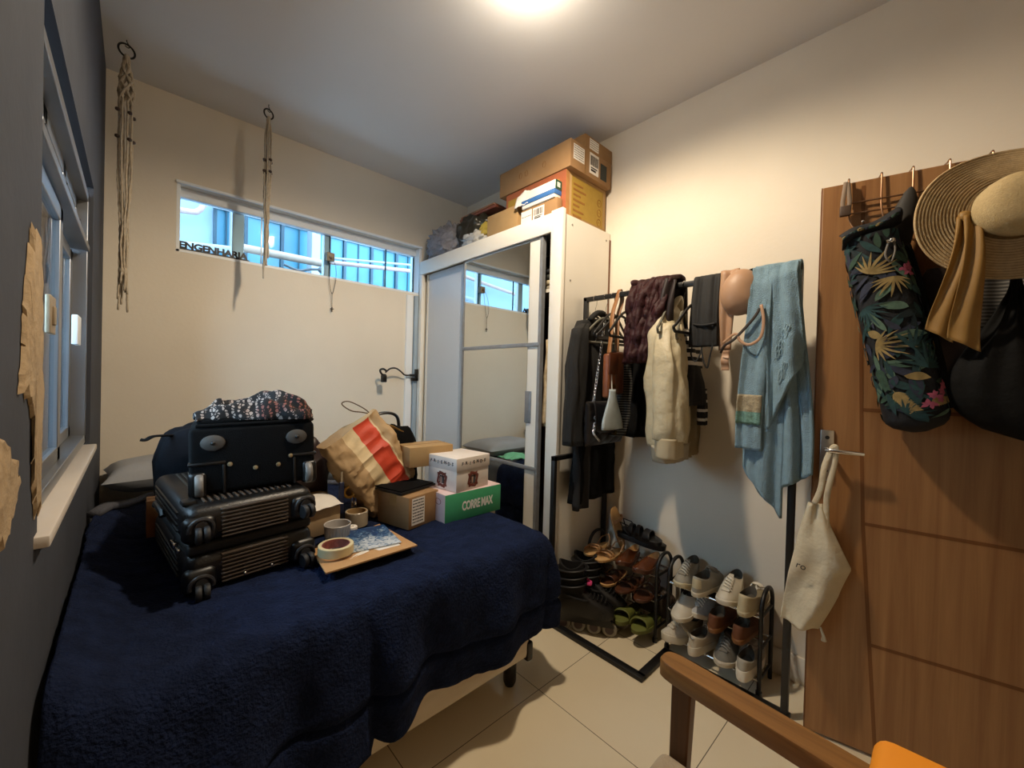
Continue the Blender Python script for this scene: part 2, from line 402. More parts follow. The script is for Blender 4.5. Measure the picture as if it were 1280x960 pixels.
outpipe('white_rail', (1.42, 4.32, 2.51), (3.2, 4.37, 2.76), .012, m_out, 'thin white rail just above the copper pipe outside the far window')
solo('shed_roof', MB().sheet(lambda u, v: (.75 + 3.2 * u, 4.05 + .5 * v, 2.20 + .09 * v + .05 * u + .012 * math.sin(u * 190)), 300, 2), M('zinc', '#6d7a88', .4, metal=.5), 'grey corrugated roof edge outside the bottom of the far window', 'roof')
va = thing('valve_pipe', 'grey bent pipe with a round valve outside the far window beside the latch', 'pipe', (1.25, 4.2, 2.3))
build('pipe', MB().tube(spline([(1.0, 4.2, 2.33), (1.12, 4.2, 2.30), (1.22, 4.2, 2.33), (1.30, 4.2, 2.345)], 4), .012, 8), M('dark_grey_metal', '#55595e', .5), va, world=True)
build('valve', MB().ico((1.33, 4.2, 2.345), .035), M('dark_grey_metal', '#55595e', .5), va, world=True)
nb = thing('neighbouring_house', 'pale house with grilled windows seen through the left window', 'building', (-3.4, 4, -.3))
build('wall', MB().box((-3.6, -5, -.3), (-3.4, 12, 1.3)), M('outdoor_bright_render', '#eef2f6', .8, var=.04, scale=2), nb, world=True)
for i in range(6):
    y = 2.2 + i * 1.3
    g = build('window', MB().box((-3.4, y, 1.0), (-3.37, y + .8, 2.2)), m_outd, nb, world=True)
    build('window_grille', MB().box((-3.37, y, 1.55), (-3.34, y + .8, 1.59)).box((-3.37, y + .38, 1.0), (-3.34, y + .42, 2.2)), m_out, g, world=True)

# ------------------------------------------------------------------ light
w = bpy.data.worlds.new('daylight'); scene.world = w; w.use_nodes = True
bg = w.node_tree.nodes['Background']; bg.inputs['Color'].default_value = (.62, .82, 1, 1); bg.inputs['Strength'].default_value = WORLD
lamp = thing('ceiling_lamp', 'round flat lamp fixed to the ceiling near the middle', 'lamp', (1.07, 1.05, ZC))
build('lamp_base', MB().lathe([(.11, ZC - .03), (.12, ZC - .025), (.12, ZC)], 40, T=Tm((1.07, 1.05, 0))), m_whitem, lamp, world=True)
build('lamp_diffuser', MB().lathe([(.02, ZC - .055), (.08, ZC - .05), (.105, ZC - .035), (.11, ZC - .03)], 40, T=Tm((1.07, 1.05, 0))), emis('warm_diffuser', '#fff0d2', 4), lamp, world=True)
L = bpy.data.lights.new('lamp_light', 'SPOT'); L.energy = LAMP; L.color = (1, .82, .60); L.shadow_soft_size = .045; L.spot_size = R(172); L.spot_blend = .45
lo = bpy.data.objects.new('lamp_light', L); col.objects.link(lo); lo.location = (1.06, 1.10, ZC - .09)
L2 = bpy.data.lights.new('lamp_glow', 'POINT'); L2.energy = LAMP * .07; L2.color = (1, .86, .68); L2.shadow_soft_size = .05
lo = bpy.data.objects.new('lamp_glow', L2); col.objects.link(lo); lo.location = (1.06, 1.10, ZC - .13)
# ------------------------------------------------------------------ bed
m_fleece = M('navy_fleece', '#161f38', .95, var=.32, scale=22, bump=1.0, bscale=110, sheen=.25, spec=.1)
m_fgrey = M('grey_blanket_underside', '#51525a', .95, var=.12, scale=20, bump=.4, bscale=120)
m_sheet = M('grey_bed_sheet', '#6d6f73', .9, var=.06, scale=6, bump=.15, bscale=30)
m_bedfab = M('cream_marbled_fabric', '#d9cdb9', .8, var=.12, scale=5, stretch=(.5, 1, 2.5), c2='#c2b199')
bed = thing('bed', 'double bed with cream fabric base under the navy blanket', 'bed', (.57, 2.0, 0))
bx0, bx1, by0, by1 = -.115, 1.262, 1.185, 2.985
build('bed_base', MB().rbox((bx0, by0, .125), (bx1, by1, .40), .03, 3), m_bedfab, bed, world=True)
build('mattress', MB().rbox((bx0, by0 + .005, .40), (bx1, by1, .635), .05, 4), m_sheet, bed, world=True)
for x, y in ((1.205, 1.255), (-.06, 1.255), (1.22, 2.93), (-.06, 2.93)):
    build('leg', MB().lathe([(.02, 0), (.028, .02), (.028, .13)], 16, T=Tm((x, y, 0))), m_blkplastic, bed, world=True)
build('corner_guard', MB().rbox((1.235, 1.178, .12), (1.268, 1.26, .20), .008, 2), m_blkplastic, bed, world=True)

def topz(x, y):
    z = .655 + .014 * nz3(x, y, 0, 2.6) + .006 * nz3(x, y, 4, 8)
    z += .075 * math.exp(-((x - XL) / .09) ** 2) * smooth(2.7, 2.2, y)
    z += .065 * smooth(1.9, 2.6, y) * smooth(.6, .1, x)
    return z
def yfar(x): return 2.66 - .55 * math.exp(-max(0, x + .12) / .11) - .02 * nz3(x, 0, 0, 6) - .28 * smooth(.6, 1.2, x)
def foot(x): return 1.20 - .06 * smooth(.5, -.12, x)
XE = 1.268; DD = .455
def blanket(u, v):
    # u across from the wall to the free edge, v from head to foot; beyond 1 the cloth hangs
    hem = DD * (1 + .02 * math.sin(u * 9))
    uu = min(u / .72, 1); a = max(0, (u - .72) / .28); vv = min(v / .68, 1); b = max(0, (v - .68) / .32)
    x = -.118 + (XE + .118) * uu; ye = foot(x); y = yfar(x) + (ye - yfar(x)) * vv
    z = topz(x, y)
    m = max(a, b); h = math.hypot(a, b)
    if h > 0:
        dx, dy = a / h, -b / h; d = m * hem
        per = (x if b > 0 else XE) * 7 + (0 if a <= 0 else math.atan2(a, b + 1e-6) * 1.6) + (y * 7 if b <= 0 else 0)
        fl = .05 + .30 * smooth(.75, -.1, x) * b + .03 * dx
        o = .075 * (1 - math.exp(-d / .05)) + fl * d * .8 - .10 * max(0, d - .3) * (1 if x > .5 else .3)
        o += (.022 * math.sin(per * 1.9 + .6) + .014 * math.sin(per * 4.3 + 2)) * smooth(.02, .3, d)
        o -= .016 * math.exp(-((d - .33) / .012) ** 2)
        o -= (.035 * math.exp(-((x - .50 - .06 * d) / .022) ** 2) - .02 * math.exp(-((x - .58) / .05) ** 2)) * smooth(0, .12, d) * b
        down = math.sqrt(d * d + .0036) - .06
        sk = .02 * nz3(x, d, 1, 5)
        x += dx * o; y += dy * o; z -= down * (.985) + sk * b
        x += .012 * nz3(x, z, 2, 9) ; y += .012 * nz3(x, z, 7, 9) * b
    else:
        for s in (.3, .62, .92):
            z -= .008 * math.exp(-((y - (1.2 + s * 1.4)) / .012) ** 2)
        z -= .008 * math.exp(-((x - .83) / .012) ** 2)
    z += .004 * nz3(x, y, z, 30)
    x = max(x, XL + .012)
    return (x, y, z)
bk = thing('blanket', 'fluffy navy fleece comforter spread over the bed and hanging at its foot', 'blanket', (.55, 1.9, .65))
build('comforter', MB().sheet(blanket, 190, 170), m_fleece, bk, sm=180, solid=.014, world=True)
def rollp(s):
    x = -.105 + 1.36 * s; y = yfar(x); return (x, y + .005, topz(x, y) + .012)
build('folded_edge', MB().tube([rollp(i / 50) for i in range(51)], [.024 + .006 * nz3(i, 0, 0, .35) for i in range(51)], 12, flat=.7), m_fgrey, bk, sm=180, world=True)

def pillow(mb, c, lx, ly, h, rz=0, seed=0, T=None):
    def P(sgn):
        def f(u, v):
            a, b = u * 2 - 1, v * 2 - 1
            ex = 1 - .10 * abs(b) ** 3 * (1 - abs(a)) ; pin = .07
            x = lx / 2 * a * (1 - pin * (1 - b * b) * abs(a)); y = ly / 2 * b * (1 - pin * (1 - a * a) * abs(b))
            t = ((1 - a ** 4) * (1 - b ** 4)) ** .5
            z = sgn * h / 2 * t + .012 * nz3(a, b, sgn, 2.3, seed) * t
            return (x, y, z)
        return f
    T = Tm(c, 0, 0, rz) if T is None else T
    mb.sheet(P(1), 24, 24, T=T); mb.sheet(P(-1), 24, 24, T=T); return mb
m_pil = M('grey_pillowcase', '#a3a6ac', .85, var=.05, scale=8, bump=.15, bscale=25)
solo('pillow', pillow(MB(), (.19, 2.77, .80), .60, .40, .15, .03, 2), m_pil, 'grey pillow at the head of the bed against the far wall', 'pillow', sm=180)
solo('pillow', pillow(MB(), (.96, 2.77, .715), .62, .40, .13, -.04, 5), m_pil, 'grey pillow at the mirror side of the bed head, behind the boxes', 'pillow', sm=180)
solo('green_cloth', MB().sheet(lambda u, v: (.97 + .24 * u + .01 * nz3(u, v, 0, 5), 2.36 + .18 * v, .675 + .035 * math.sin(PI * u) * math.sin(PI * v) + .022 * nz3(u, v, 5, 4)), 24, 20), M('mint_cloth', '#7fd0a8', .85, var=.08, scale=14), 'mint green crumpled cloth on the bed, reflected in the wardrobe mirror', 'cloth', sm=180, solid=.006)

# ------------------------------------------------------------------ wardrobe
wd = thing('wardrobe', 'white sliding-door wardrobe with a mirrored door left ajar', 'wardrobe', (1.95, 2.2, 0))
FX, YN, YW, ZT = 1.70, 1.462, 2.968, 2.262
build('side_panel', MB().box((FX + .02, YN, .0), (2.178, YN + .018, ZT - .01)), m_white, wd, world=True, bevel=.002)
for x, z in ((1.80, 2.20), (2.12, 2.19), (1.80, 1.93), (2.12, 1.25)):
    pass
build('screw_cap', MB().cyl((1.80, YN + .001, 2.205), (1.80, YN - .002, 2.205), .006, 10).cyl((2.135, YN + .001, 2.20), (2.135, YN - .002, 2.20), .006, 10).cyl((1.795, YN + .001, 1.89), (1.795, YN - .002, 1.89), .006, 10), M('grey_cap', '#8a857b', .5), wd, world=True)
build('side_panel', MB().box((FX + .02, YW - .018, .0), (2.178, YW, ZT - .01)), m_white, wd, world=True)
build('back_panel', MB().box((2.168, YN - .002, .02), (2.184, YW, ZT - .05)), M('brown_hardboard', '#6f4a33', .7), wd, world=True)
build('front_post', MB().rbox((FX, YN - .012, 0), (FX + .03, YN + .072, ZT + .012), .004, 2), m_white, wd, world=True)
build('front_post', MB().rbox((FX, YW - .045, 0), (FX + .03, YW, ZT), .004, 2), m_white, wd, world=True)
build('top_panel', MB().box((FX + .02, YN + .01, ZT - .04), (2.178, YW, ZT - .012)), m_white, wd, world=True)
build('header_rail', MB().rbox((FX - .002, YN + .072, 2.155), (FX + .02, YW - .002, ZT), .003, 2), m_white, wd, world=True)
build('plinth', MB().box((FX + .02, YN + .07, 0), (FX + .05, YW - .02, .07)), m_white, wd, world=True)
build('floor_panel', MB().box((FX + .03, YN + .02, .07), (2.17, YW - .02, .09)), m_white, wd, world=True)
build('shelf', MB().box((FX + .09, YN + .02, 1.845), (2.165, YW - .02, 1.865)), m_white, wd, world=True)
build('divider', MB().box((FX + .09, 2.2, .09), (2.165, 2.218, 1.845)), m_white, wd, world=True)
# left door, set behind
d1 = build('door', MB().box((FX + .05, 2.22, .07), (FX + .066, YW - .045, 2.16)), m_grey_lac, wd, world=True)
build('door_frame', MB().box((FX + .044, YW - .07, .07), (FX + .07, YW - .045, 2.16)), m_white, d1, world=True)
# mirrored door, slid towards the far end
MX = FX + .016; ya, yb = 1.60, 2.37
d2 = build('mirror_door', MB().box((MX, ya + .02, .07), (MX + .018, yb, 2.165)), m_white, wd, world=True)
build('door_edge', MB().box((MX - .006, ya, .07), (MX + .022, ya + .022, 2.165)).box((MX - .006, yb - .015, .07), (MX + .022, yb, 2.165)).box((MX - .006, ya, 2.15), (MX + .02, yb, 2.165)), M('grey_door_trim', '#8e9093', .35, metal=.3), d2, world=True)
build('mirror', MB().box((0, 0, .08), (.003, .65, 2.14), T=Tm((MX - .0042, 1.705, 0), 0, 0, R(-.35))), m_mirror, d2, world=True)
for z in (1.53, .80):
    build('door_bar', MB().rbox((MX - .009, ya + .01, z - .012), (MX + .002, yb - .01, z + .012), .003, 2), M('grey_door_trim', '#8e9093', .35, metal=.3), d2, world=True)
build('handle', MB().rbox((MX - .008, 1.665, 1.065), (MX + .002, 1.715, 1.255), .004, 2).rbox((MX - .013, 1.672, 1.08), (MX - .006, 1.680, 1.24), .003, 2), M('grey_handle', '#83868b', .35, metal=.4), d2, world=True)

# what shows in the open gap
def hang(mb, prof, ang=0., folds=5, amp=.012, seed=0, mi=0, n=48, square=2.6, T=None):
    """hanging cloth: prof = [(z, cx, cy, half width, half thickness)], ang = direction of its width"""
    c, s_ = math.cos(ang), math.sin(ang); rings = []
    ps = []
    for i in range(len(prof) - 1):
        for k in range(5):
            t = k / 5; ps.append([prof[i][j] + (prof[i + 1][j] - prof[i][j]) * t for j in range(5)])
    ps.append(list(prof[-1])); z0, z1 = prof[0][0], prof[-1][0]
    for z, cx, cy, hw, ht in ps:
        g = smooth(0, .6, (z0 - z) / max(.01, z0 - z1)); ring = []
        for j in range(n):
            th = 2 * PI * j / n; ct, st = math.cos(th), math.sin(th)
            a = hw * math.copysign(abs(ct) ** (2 / square), ct); b = ht * math.copysign(abs(st) ** (2 / square), st)
            w = a / max(hw, .001)
            wp = 1.6 * nz3(w * 1.3, z * 3.5, seed + 2)
            f = amp * (.2 + g) * (math.sin(folds * w * 1.7 + seed + wp * 1.5) + .3 * math.sin(folds * w * 4.1 + seed * 2 + z * 4 + wp * 2)) + amp * 1.6 * nz3(w * 2, z * 6, seed)
            b += f; zz = z + .006 * nz3(w * 3, seed, 0) * (1 if g > .5 else .3)
            ring.append((cx + c * a - s_ * b, cy + s_ * a + c * b, zz))
        rings.append(ring)
    return mb.loft(rings, True, True, mi, T)
m_cream = M('cream_cotton', '#cdbfa2', .9, var=.06, scale=20, bump=.2, bscale=60)
m_black_cloth = M('black_cloth', '#0a0a0b', .95, var=.25, scale=30, bump=.2, bscale=140, spec=.15)
solo('hanging_shirt', hang(MB(), [(1.60, 1.93, 1.60, .03, .012), (1.56, 1.93, 1.6, .16, .02), (1.2, 1.93, 1.6, .17, .03), (1.05, 1.93, 1.6, .17, .03)], 0, 4, .012, 2), M('cream_print', '#c9b491', .9, var=.25, scale=40), 'cream patterned garment hanging inside the open gap of the wardrobe', 'shirt', sm=180)
solo('hanging_coat', hang(MB(), [(1.80, 1.94, 1.54, .03, .012), (1.74, 1.94, 1.54, .17, .02), (1.2, 1.94, 1.54, .18, .03), (.62, 1.94, 1.54, .18, .03)], 0, 4, .01, 5), m_black_cloth, 'black coat hanging inside the wardrobe beside the open gap', 'coat', sm=180)
for i in range(4):
    solo('folded_garment', MB().rbox((1.82, 1.56, 1.866 + i * .034), (2.1, 1.86, 1.897 + i * .034), .014, 3), M('folded%d' % i, ['#8c8472', '#b9ad92', '#3a3d38', '#26282b'][i], .9, var=.3, scale=30, bump=.3),
         ['olive folded garment lying lowest on the wardrobe shelf', 'beige patterned folded garment second on the wardrobe shelf', 'dark grey folded garment third on the wardrobe shelf', 'black folded garment on top of the pile on the wardrobe shelf'][i], 'clothes', 'folded clothes on the wardrobe shelf')
solo('fabric_bundle', MB().ico((1.92, 1.66, .34), .16, sc=(1, .8, 1.3), sub=3, jit=.3), m_black_cloth, 'dark bundle of cloth at the bottom of the open wardrobe gap', 'clothes', sm=180)
# ------------------------------------------------------------------ things on the bed
BZ = .668
m_shell = M('black_suitcase_shell', '#0e0d0d', .34, var=.10, scale=60, bump=.15, bscale=220)
m_shell2 = M('highlit_rib_shell', '#4a4038', .30, var=.10, scale=60)  # lighter brown-grey: the highlight on the ribs is put into their colour
m_rubber = M('black_rubber', '#161517', .6, var=.1)
m_softblk = M('black_canvas', '#060607', .95, var=.2, scale=60, bump=.3, bscale=250, spec=.15)
m_grey_pl = M('grey_plastic', '#5d5a56', .45, var=.1)

def suitcase():
    W, D, H = .36, .54, .252
    r = thing('suitcase', 'black hard-shell suitcase with ribbed sides lying flat on the navy blanket', 'suitcase', (.292, 1.492, BZ + .004), 0, rot=(R(1), R(-1.2), R(5.5)))
    for nm, z0, z1 in (('lower_shell', .0, .114), ('upper_shell', .138, H)):
        b = MB().rbox((-W / 2, 0, z0), (W / 2, D, z1), .034, 5)
        # ribs on the wheel end and on the lid
        zc = (z0 + z1) / 2
        for k in range(8):
            z = z0 + .016 + k * (z1 - z0 - .032) / 7
            b.rbox((-W / 2 + .088, -.008, z - .0034), (W / 2 - .085, .012, z + .0034), .0028, 2, 1)
        if nm == 'upper_shell':
            for k in range(15):
                x = -W / 2 + .06 + k * (W - .12) / 14
                b.rbox((x - .004, .05, z1 - .01), (x + .004, D - .05, z1 + .004), .003, 2, 1)
        for sx in (-1, 1):
            for k in range(4):
                z = z0 + .03 + k * (z1 - z0 - .06) / 3
                b.rbox((sx * (W / 2) - .004, .09, z - .004), (sx * (W / 2) + .004, D - .06, z + .004), .003, 2)
        build(nm, b, [m_shell, m_shell2], r)
    zt = build('zip_band', MB().rbox((-W / 2 + .006, .006, .110), (W / 2 - .006, D - .006, .142), .01, 3), M('black_zip_tape', '#0d0d0e', .7, var=.2, scale=200), r)
    build('zip_pull', MB().rbox((-W / 2 - .008, .06, .112), (-W / 2 + .004, .085, .124), .003, 2).rbox((-W / 2 - .01, .11, .110), (-W / 2 + .004, .15, .128), .003, 2), m_chrome, zt)
    for sx, z, up in ((-1, .034, 0), (1, .034, 0), (-1, .186, 1), (1, .186, 1)):
        x = sx * (W / 2 - .036)
        h = build('wheel_housing', MB().rbox((x - .042, -.012, z - .036), (x + .042, .03, z + .04), .02, 4), m_blkplastic, r)
        yw = -.034; zz = z - (.012 if not up else -.004)
        f = MB()
        f.tube(arc((x, -.018, zz + .004), .029, R(-10), R(190), 14), .006, 8)
        f.cyl((x, -.005, zz + .012), (x, -.026, zz + .012), .016, 16)
        build('fork', f, M('grey_fork', '#2a2829', .4), h)
        for dx in (-.010, .010):
            build('wheel', MB().lathe([(.008, -.0075), (.021, -.0075), (.0235, -.004), (.0235, .004), (.021, .0075), (.008, .0075)], 24, T=Tm((x + dx, yw - .002, zz - .008), 0, R(90), R(8 * sx))), m_rubber, h)
    for x in (-.03, .045):
        build('stud', MB().ico((x, -.004, .020), .006), m_chrome, r)
    build('carry_handle', MB().tube([(-.02 - W / 2, .20, .19), (-.02 - W / 2, .21, .2), (-.02 - W / 2, .33, .2), (-.02 - W / 2, .34, .19)], .009, 8), m_blkplastic, r)
    build('corner_tag', MB().rbox((-W / 2 + .005, .055, H - .006), (-W / 2 + .04, .10, H + .010), .006, 2), m_blkplastic, r)
suitcase()

def trolley_bag():
    W, D, H = .362, .46, .224
    r = thing('trolley_bag', 'black soft fabric trolley bag lying on top of the hard suitcase, wheels facing out', 'suitcase', (.308, 1.575, .931), 0, rot=(R(-2), R(-1.5), R(-6)))
    build('bag_body', MB().rbox((-W / 2, .0, 0), (W / 2, D, H), .03, 5), m_softblk, r)
    b = MB().rbox((-W / 2 + .004, -.008, .006), (W / 2 - .004, .02, H - .012), .012, 3)
    build('base_panel', b, m_softblk, r)
    for a, b in (((-W / 2 - .002, -.012, .095), (-W / 2 + .095, .03, .106)), ((W / 2 - .075, -.012, .095), (W / 2 + .002, .03, .106)), ((-W / 2 + .085, -.012, .0), (-W / 2 + .095, .03, .094)), ((W / 2 - .075, -.012, .0), (W / 2 - .065, .03, .094))):
        build('base_trim', MB().rbox(a, b, .004, 2), m_blkplastic, r)
    for sx in (-1, 1):
        x = sx * (W / 2 - .062)
        f = build('foot_pad', MB().lathe([(.030, 0), (.028, .006), (.018, .010), (.006, .011)], 24, T=Tm((x, -.008, .165), R(90)) @ Matrix.Diagonal((1.1, .85, 1, 1))), M('grey_rubber', '#46423e', .5), r)
        build('foot_screw', MB().ico((x, -.020, .165), .007), m_blkplastic, f)
        xw = sx * (W / 2 - .022)
        h = build('wheel_bracket', MB().rbox((xw - .024, -.014, -.004), (xw + .024, .05, .075), .012, 3), m_blkplastic, r)
        build('wheel', MB().lathe([(.008, -.011), (.034, -.011), (.038, -.006), (.038, .006), (.034, .011), (.008, .011)], 28, T=Tm((xw - sx * .004, .0, .034), 0, R(90))), M('grey_wheel', '#75706a', .45), h)
    for x, z in ((-.075, .092), (.10, .100), (-.005, .072), (.062, .074)):
        build('stud', MB().lathe([(.0075, 0), (.006, .004), (.002, .005)], 14, T=Tm((x, -.008, z), R(90))), M('brass_stud', '#b6a583', .3, metal=.7), r)
    build('top_piping', MB().tube([(-W / 2 + .02, 0, H - .004), (W / 2 - .02, 0, H - .004), (W / 2 - .004, .03, H - .004), (W / 2 - .004, D - .03, H - .004)], .006, 8), m_softblk, r)
    build('front_pocket', MB().rbox((-W / 2 + .02, .03, H - .012), (W / 2 - .03, D - .04, H + .022), .02, 4), m_softblk, r)
trolley_bag()

def scarf_mat():
    m = bpy.data.materials.new('patterned_scarf'); m.use_nodes = True; nt = m.node_tree; b = nt.nodes['Principled BSDF']
    tc = N(m, 'ShaderNodeTexCoord')
    v = N(m, 'ShaderNodeTexVoronoi', feature='DISTANCE_TO_EDGE'); v.inputs['Scale'].default_value = 75; nt.links.new(tc.outputs['Object'], v.inputs['Vector'])
    w = N(m, 'ShaderNodeTexWave'); w.inputs['Scale'].default_value = 14; w.inputs['Distortion'].default_value = 9; nt.links.new(tc.outputs['Object'], w.inputs['Vector'])
    a = N(m, 'ShaderNodeMath', operation='MULTIPLY'); a.inputs[1].default_value = 3.2; nt.links.new(v.outputs['Distance'], a.inputs[0])
    mm = N(m, 'ShaderNodeMath', operation='MULTIPLY'); nt.links.new(a.outputs[0], mm.inputs[0]); nt.links.new(w.outputs['Fac'], mm.inputs[1])
    r = N(m, 'ShaderNodeValToRGB'); e = r.color_ramp.elements; e[0].position = .22; e[0].color = lin('#0e0e11'); e[1].position = .42; e[1].color = lin('#a3958d'); nt.links.new(mm.outputs[0], r.inputs[0])
    n2 = N(m, 'ShaderNodeTexNoise'); n2.inputs['Scale'].default_value = 9; nt.links.new(tc.outputs['Object'], n2.inputs['Vector'])
    r2 = N(m, 'ShaderNodeValToRGB'); e = r2.color_ramp.elements; e[0].position = .52; e[1].position = .6; e[0].color = (1, 1, 1, 1); e[1].color = lin('#c98a84'); nt.links.new(n2.outputs['Fac'], r2.inputs[0])
    mx = N(m, 'ShaderNodeMix', data_type='RGBA', blend_type='MULTIPLY'); mx.inputs[0].default_value = 1; nt.links.new(r.outputs[0], mx.inputs[6]); nt.links.new(r2.outputs[0], mx.inputs[7])
    nt.links.new(mx.outputs[2], b.inputs['Base Color']); b.inputs['Roughness'].default_value = .9
    return m
def scarf():
    mb = MB()
    def f(u, v):
        x = .145 + .345 * u; a = v * 2 - 1
        h = .034 * smooth(0, .22, u) + .034 * math.sin(PI * smooth(.35, 1.0, u)) * 1.0
        h *= smooth(1.02, .9, u); wy = .085 * (.45 + .75 * smooth(0, .5, u)) * (.25 + .75 * smooth(1, .85, u))
        y = 1.665 + .04 * math.sin(u * 4) + wy * a + .012 * nz3(u * 4, v * 3, 0, 2, 4)
        fold = .013 * math.sin(a * 9 + u * 6 + 3 * nz3(u, v, 0, 3)) + .014 * nz3(u * 2.6, v * 2.4, 1, 3)
        z = 1.172 + max(0, (h + fold)) * max(0, 1 - a ** 4) ** .6 - .012 * abs(a) ** 3
        return (x, y, z)
    mb.sheet(f, 110, 60)
    solo('scarf', mb, scarf_mat(), 'crumpled black, white and pink patterned scarf on top of the trolley bag', 'scarf', sm=180, solid=.008)
scarf()

def blob(mb, c, rx, ry, rz, p=2.6, amp=.06, seed=0, n=40, m=24, T=None, mi=0, sc=2.5):
    rings = []
    for i in range(1, m):
        ph = -PI / 2 + PI * i / m; cz, sz = math.cos(ph), math.sin(ph); ring = []
        for j in range(n):
            th = 2 * PI * j / n; ct, st = math.cos(th), math.sin(th)
            e = 2 / p
            q = Vector((math.copysign(abs(ct) ** e, ct) * abs(cz) ** e, math.copysign(abs(st) ** e, st) * abs(cz) ** e, math.copysign(abs(sz) ** e, sz)))
            k = 1 + amp * noise.noise(q * sc + Vector((seed * 3.1, seed, 0)))
            ring.append((c[0] + rx * q.x * k, c[1] + ry * q.y * k, c[2] + rz * q.z * k))
        rings.append(ring)
    return mb.loft(rings, True, True, mi, T)

def backpack():
    r = thing('backpack', 'dark navy backpack standing behind the two suitcases', 'backpack', (.27, 2.25, BZ))
    m = M('dark_navy_nylon', '#0b0d14', .9, var=.15, scale=30, bump=.2, bscale=160, spec=.2)
    build('bag_body', blob(MB(), (.235, 2.25, .665 + .215), .17, .12, .215, 2.8, .08, 3), m, r, sm=180, world=True)
    build('front_pocket', blob(MB(), (.235, 2.13, .80), .13, .05, .11, 2.8, .05, 5), m, r, sm=180, world=True)
    build('strap', MB().tube(spline([(.12, 2.2, 1.05), (.06, 2.12, 1.06), (.035, 2.1, 1.05), (.02, 2.1, 1.052)], 5), .012, 8, flat=.4), m_black_cloth, r, world=True)
backpack()

def carton(name, label, lo, hi, rz=0, mat=None, flap=True, tape=True, group=None, cat='box', rot=None, extra=None):
    c = ((lo[0] + hi[0]) / 2, (lo[1] + hi[1]) / 2, lo[2]); hx, hy, h = (hi[0] - lo[0]) / 2, (hi[1] - lo[1]) / 2, hi[2] - lo[2]
    r = thing(name, label, cat, c, rz, group, rot)
    build('box_body', MB().rbox((-hx, -hy, 0), (hx, hy, h), .003, 2), mat or m_card, r)
    if tape:
        build('tape', MB().box((-hx - .0006, -.022, h - .05), (hx + .0006, .022, h + .0007)), M('brown_tape', '#9a7443', .3, var=.05), r)
    if flap:
        build('lid_seam', MB().box((-hx + .002, -.0012, h), (hx - .002, .0012, h + .001)), M('seam_brown', '#6b4b2a', .9), r)
    if extra: extra(r, hx, hy, h)
    return r

def print_label(r, T, w, h, seed=0, rows=6, mat=None):
    """white paper sticker in local xz plane at T with grey print"""
    q = random.Random(seed); mb = MB().box((-w / 2, -.0008, -h / 2), (w / 2, 0, h / 2), 0, T)
    for i in range(rows):
        z = h / 2 - (i + .7) * h / (rows + .6); x = -w / 2 + .06 * w
        while x < w * .40:
            l = w * q.choice((.04, .08, .14)); l = min(l, w * .44 - x)
            mb.box((x, -.0012, z - h * .022), (x + l, -.0004, z + h * .022), 1, T); x += l + w * .03
    return build('sticker', mb, [mat or m_paper, m_ink], r)
def barcode(r, T, w, h, seed=0, bg=None):
    q = random.Random(seed); mb = MB().box((-w / 2, -.0008, -h / 2), (w / 2, 0, h / 2), 0, T); x = -w * .42
    while x < w * .40:
        l = w * q.choice((.012, .02, .035)); mb.box((x, -.0013, -h * .1), (x + l, -.0004, h * .38), 1, T); x += l + w * q.choice((.015, .03))
    mb.box((-w * .35, -.0013, -h * .38), (w * .2, -.0004, -h * .28), 1, T); mb.box((-w * .35, -.0013, -h * .24), (w * .35, -.0004, -h * .18), 1, T)
    return build('sticker', mb, [bg or m_paper, m_ink], r)

# ---- running-shoe box, green front and pale pink lid top
def green_box():
    r = thing('shoe_box', 'green shoe box with white lettering on its front, under the white lidded box', 'box', (1.19, 1.59, BZ - .004), R(1))
    hx, D, h = .168, .19, .128
    m_g = M('mint_green_print', '#3f9d6b', .55, var=.04); m_p = M('pale_pink_card', '#dcc2c0', .6, var=.03)
    build('box_body', MB().rbox((-hx, -.075, 0), (hx, D - .075, h), .002, 2), m_g, r)
    build('lid_top', MB().box((-hx + .001, -.074, h), (hx - .001, D - .076, h + .0012)).box((-hx - .001, -.074, .002), (-hx - .0001, D - .076, h)), m_p, r)
    mb = MB(); text_mb(mb, 'CORRE MAX', .05, frame((.02, -.0757, h / 2 - .004), (.70, 0, 0), (0, 0, 1.15), (0, -1, 0)), .0004, 0, .0016, .92)
    build('lettering', mb, m_paper, r)
    mb = MB()
    for k in range(2): mb.tube([(-hx - .0016, -.02 + k * .04 + .022 * math.cos(t * PI / 9), h * .72 + .013 * math.sin(t * PI / 9)) for t in range(18)], .0012, 6, True)
    build('printed_rings', mb, M('dark_red_print', '#7d3a35', .7), r)
green_box()

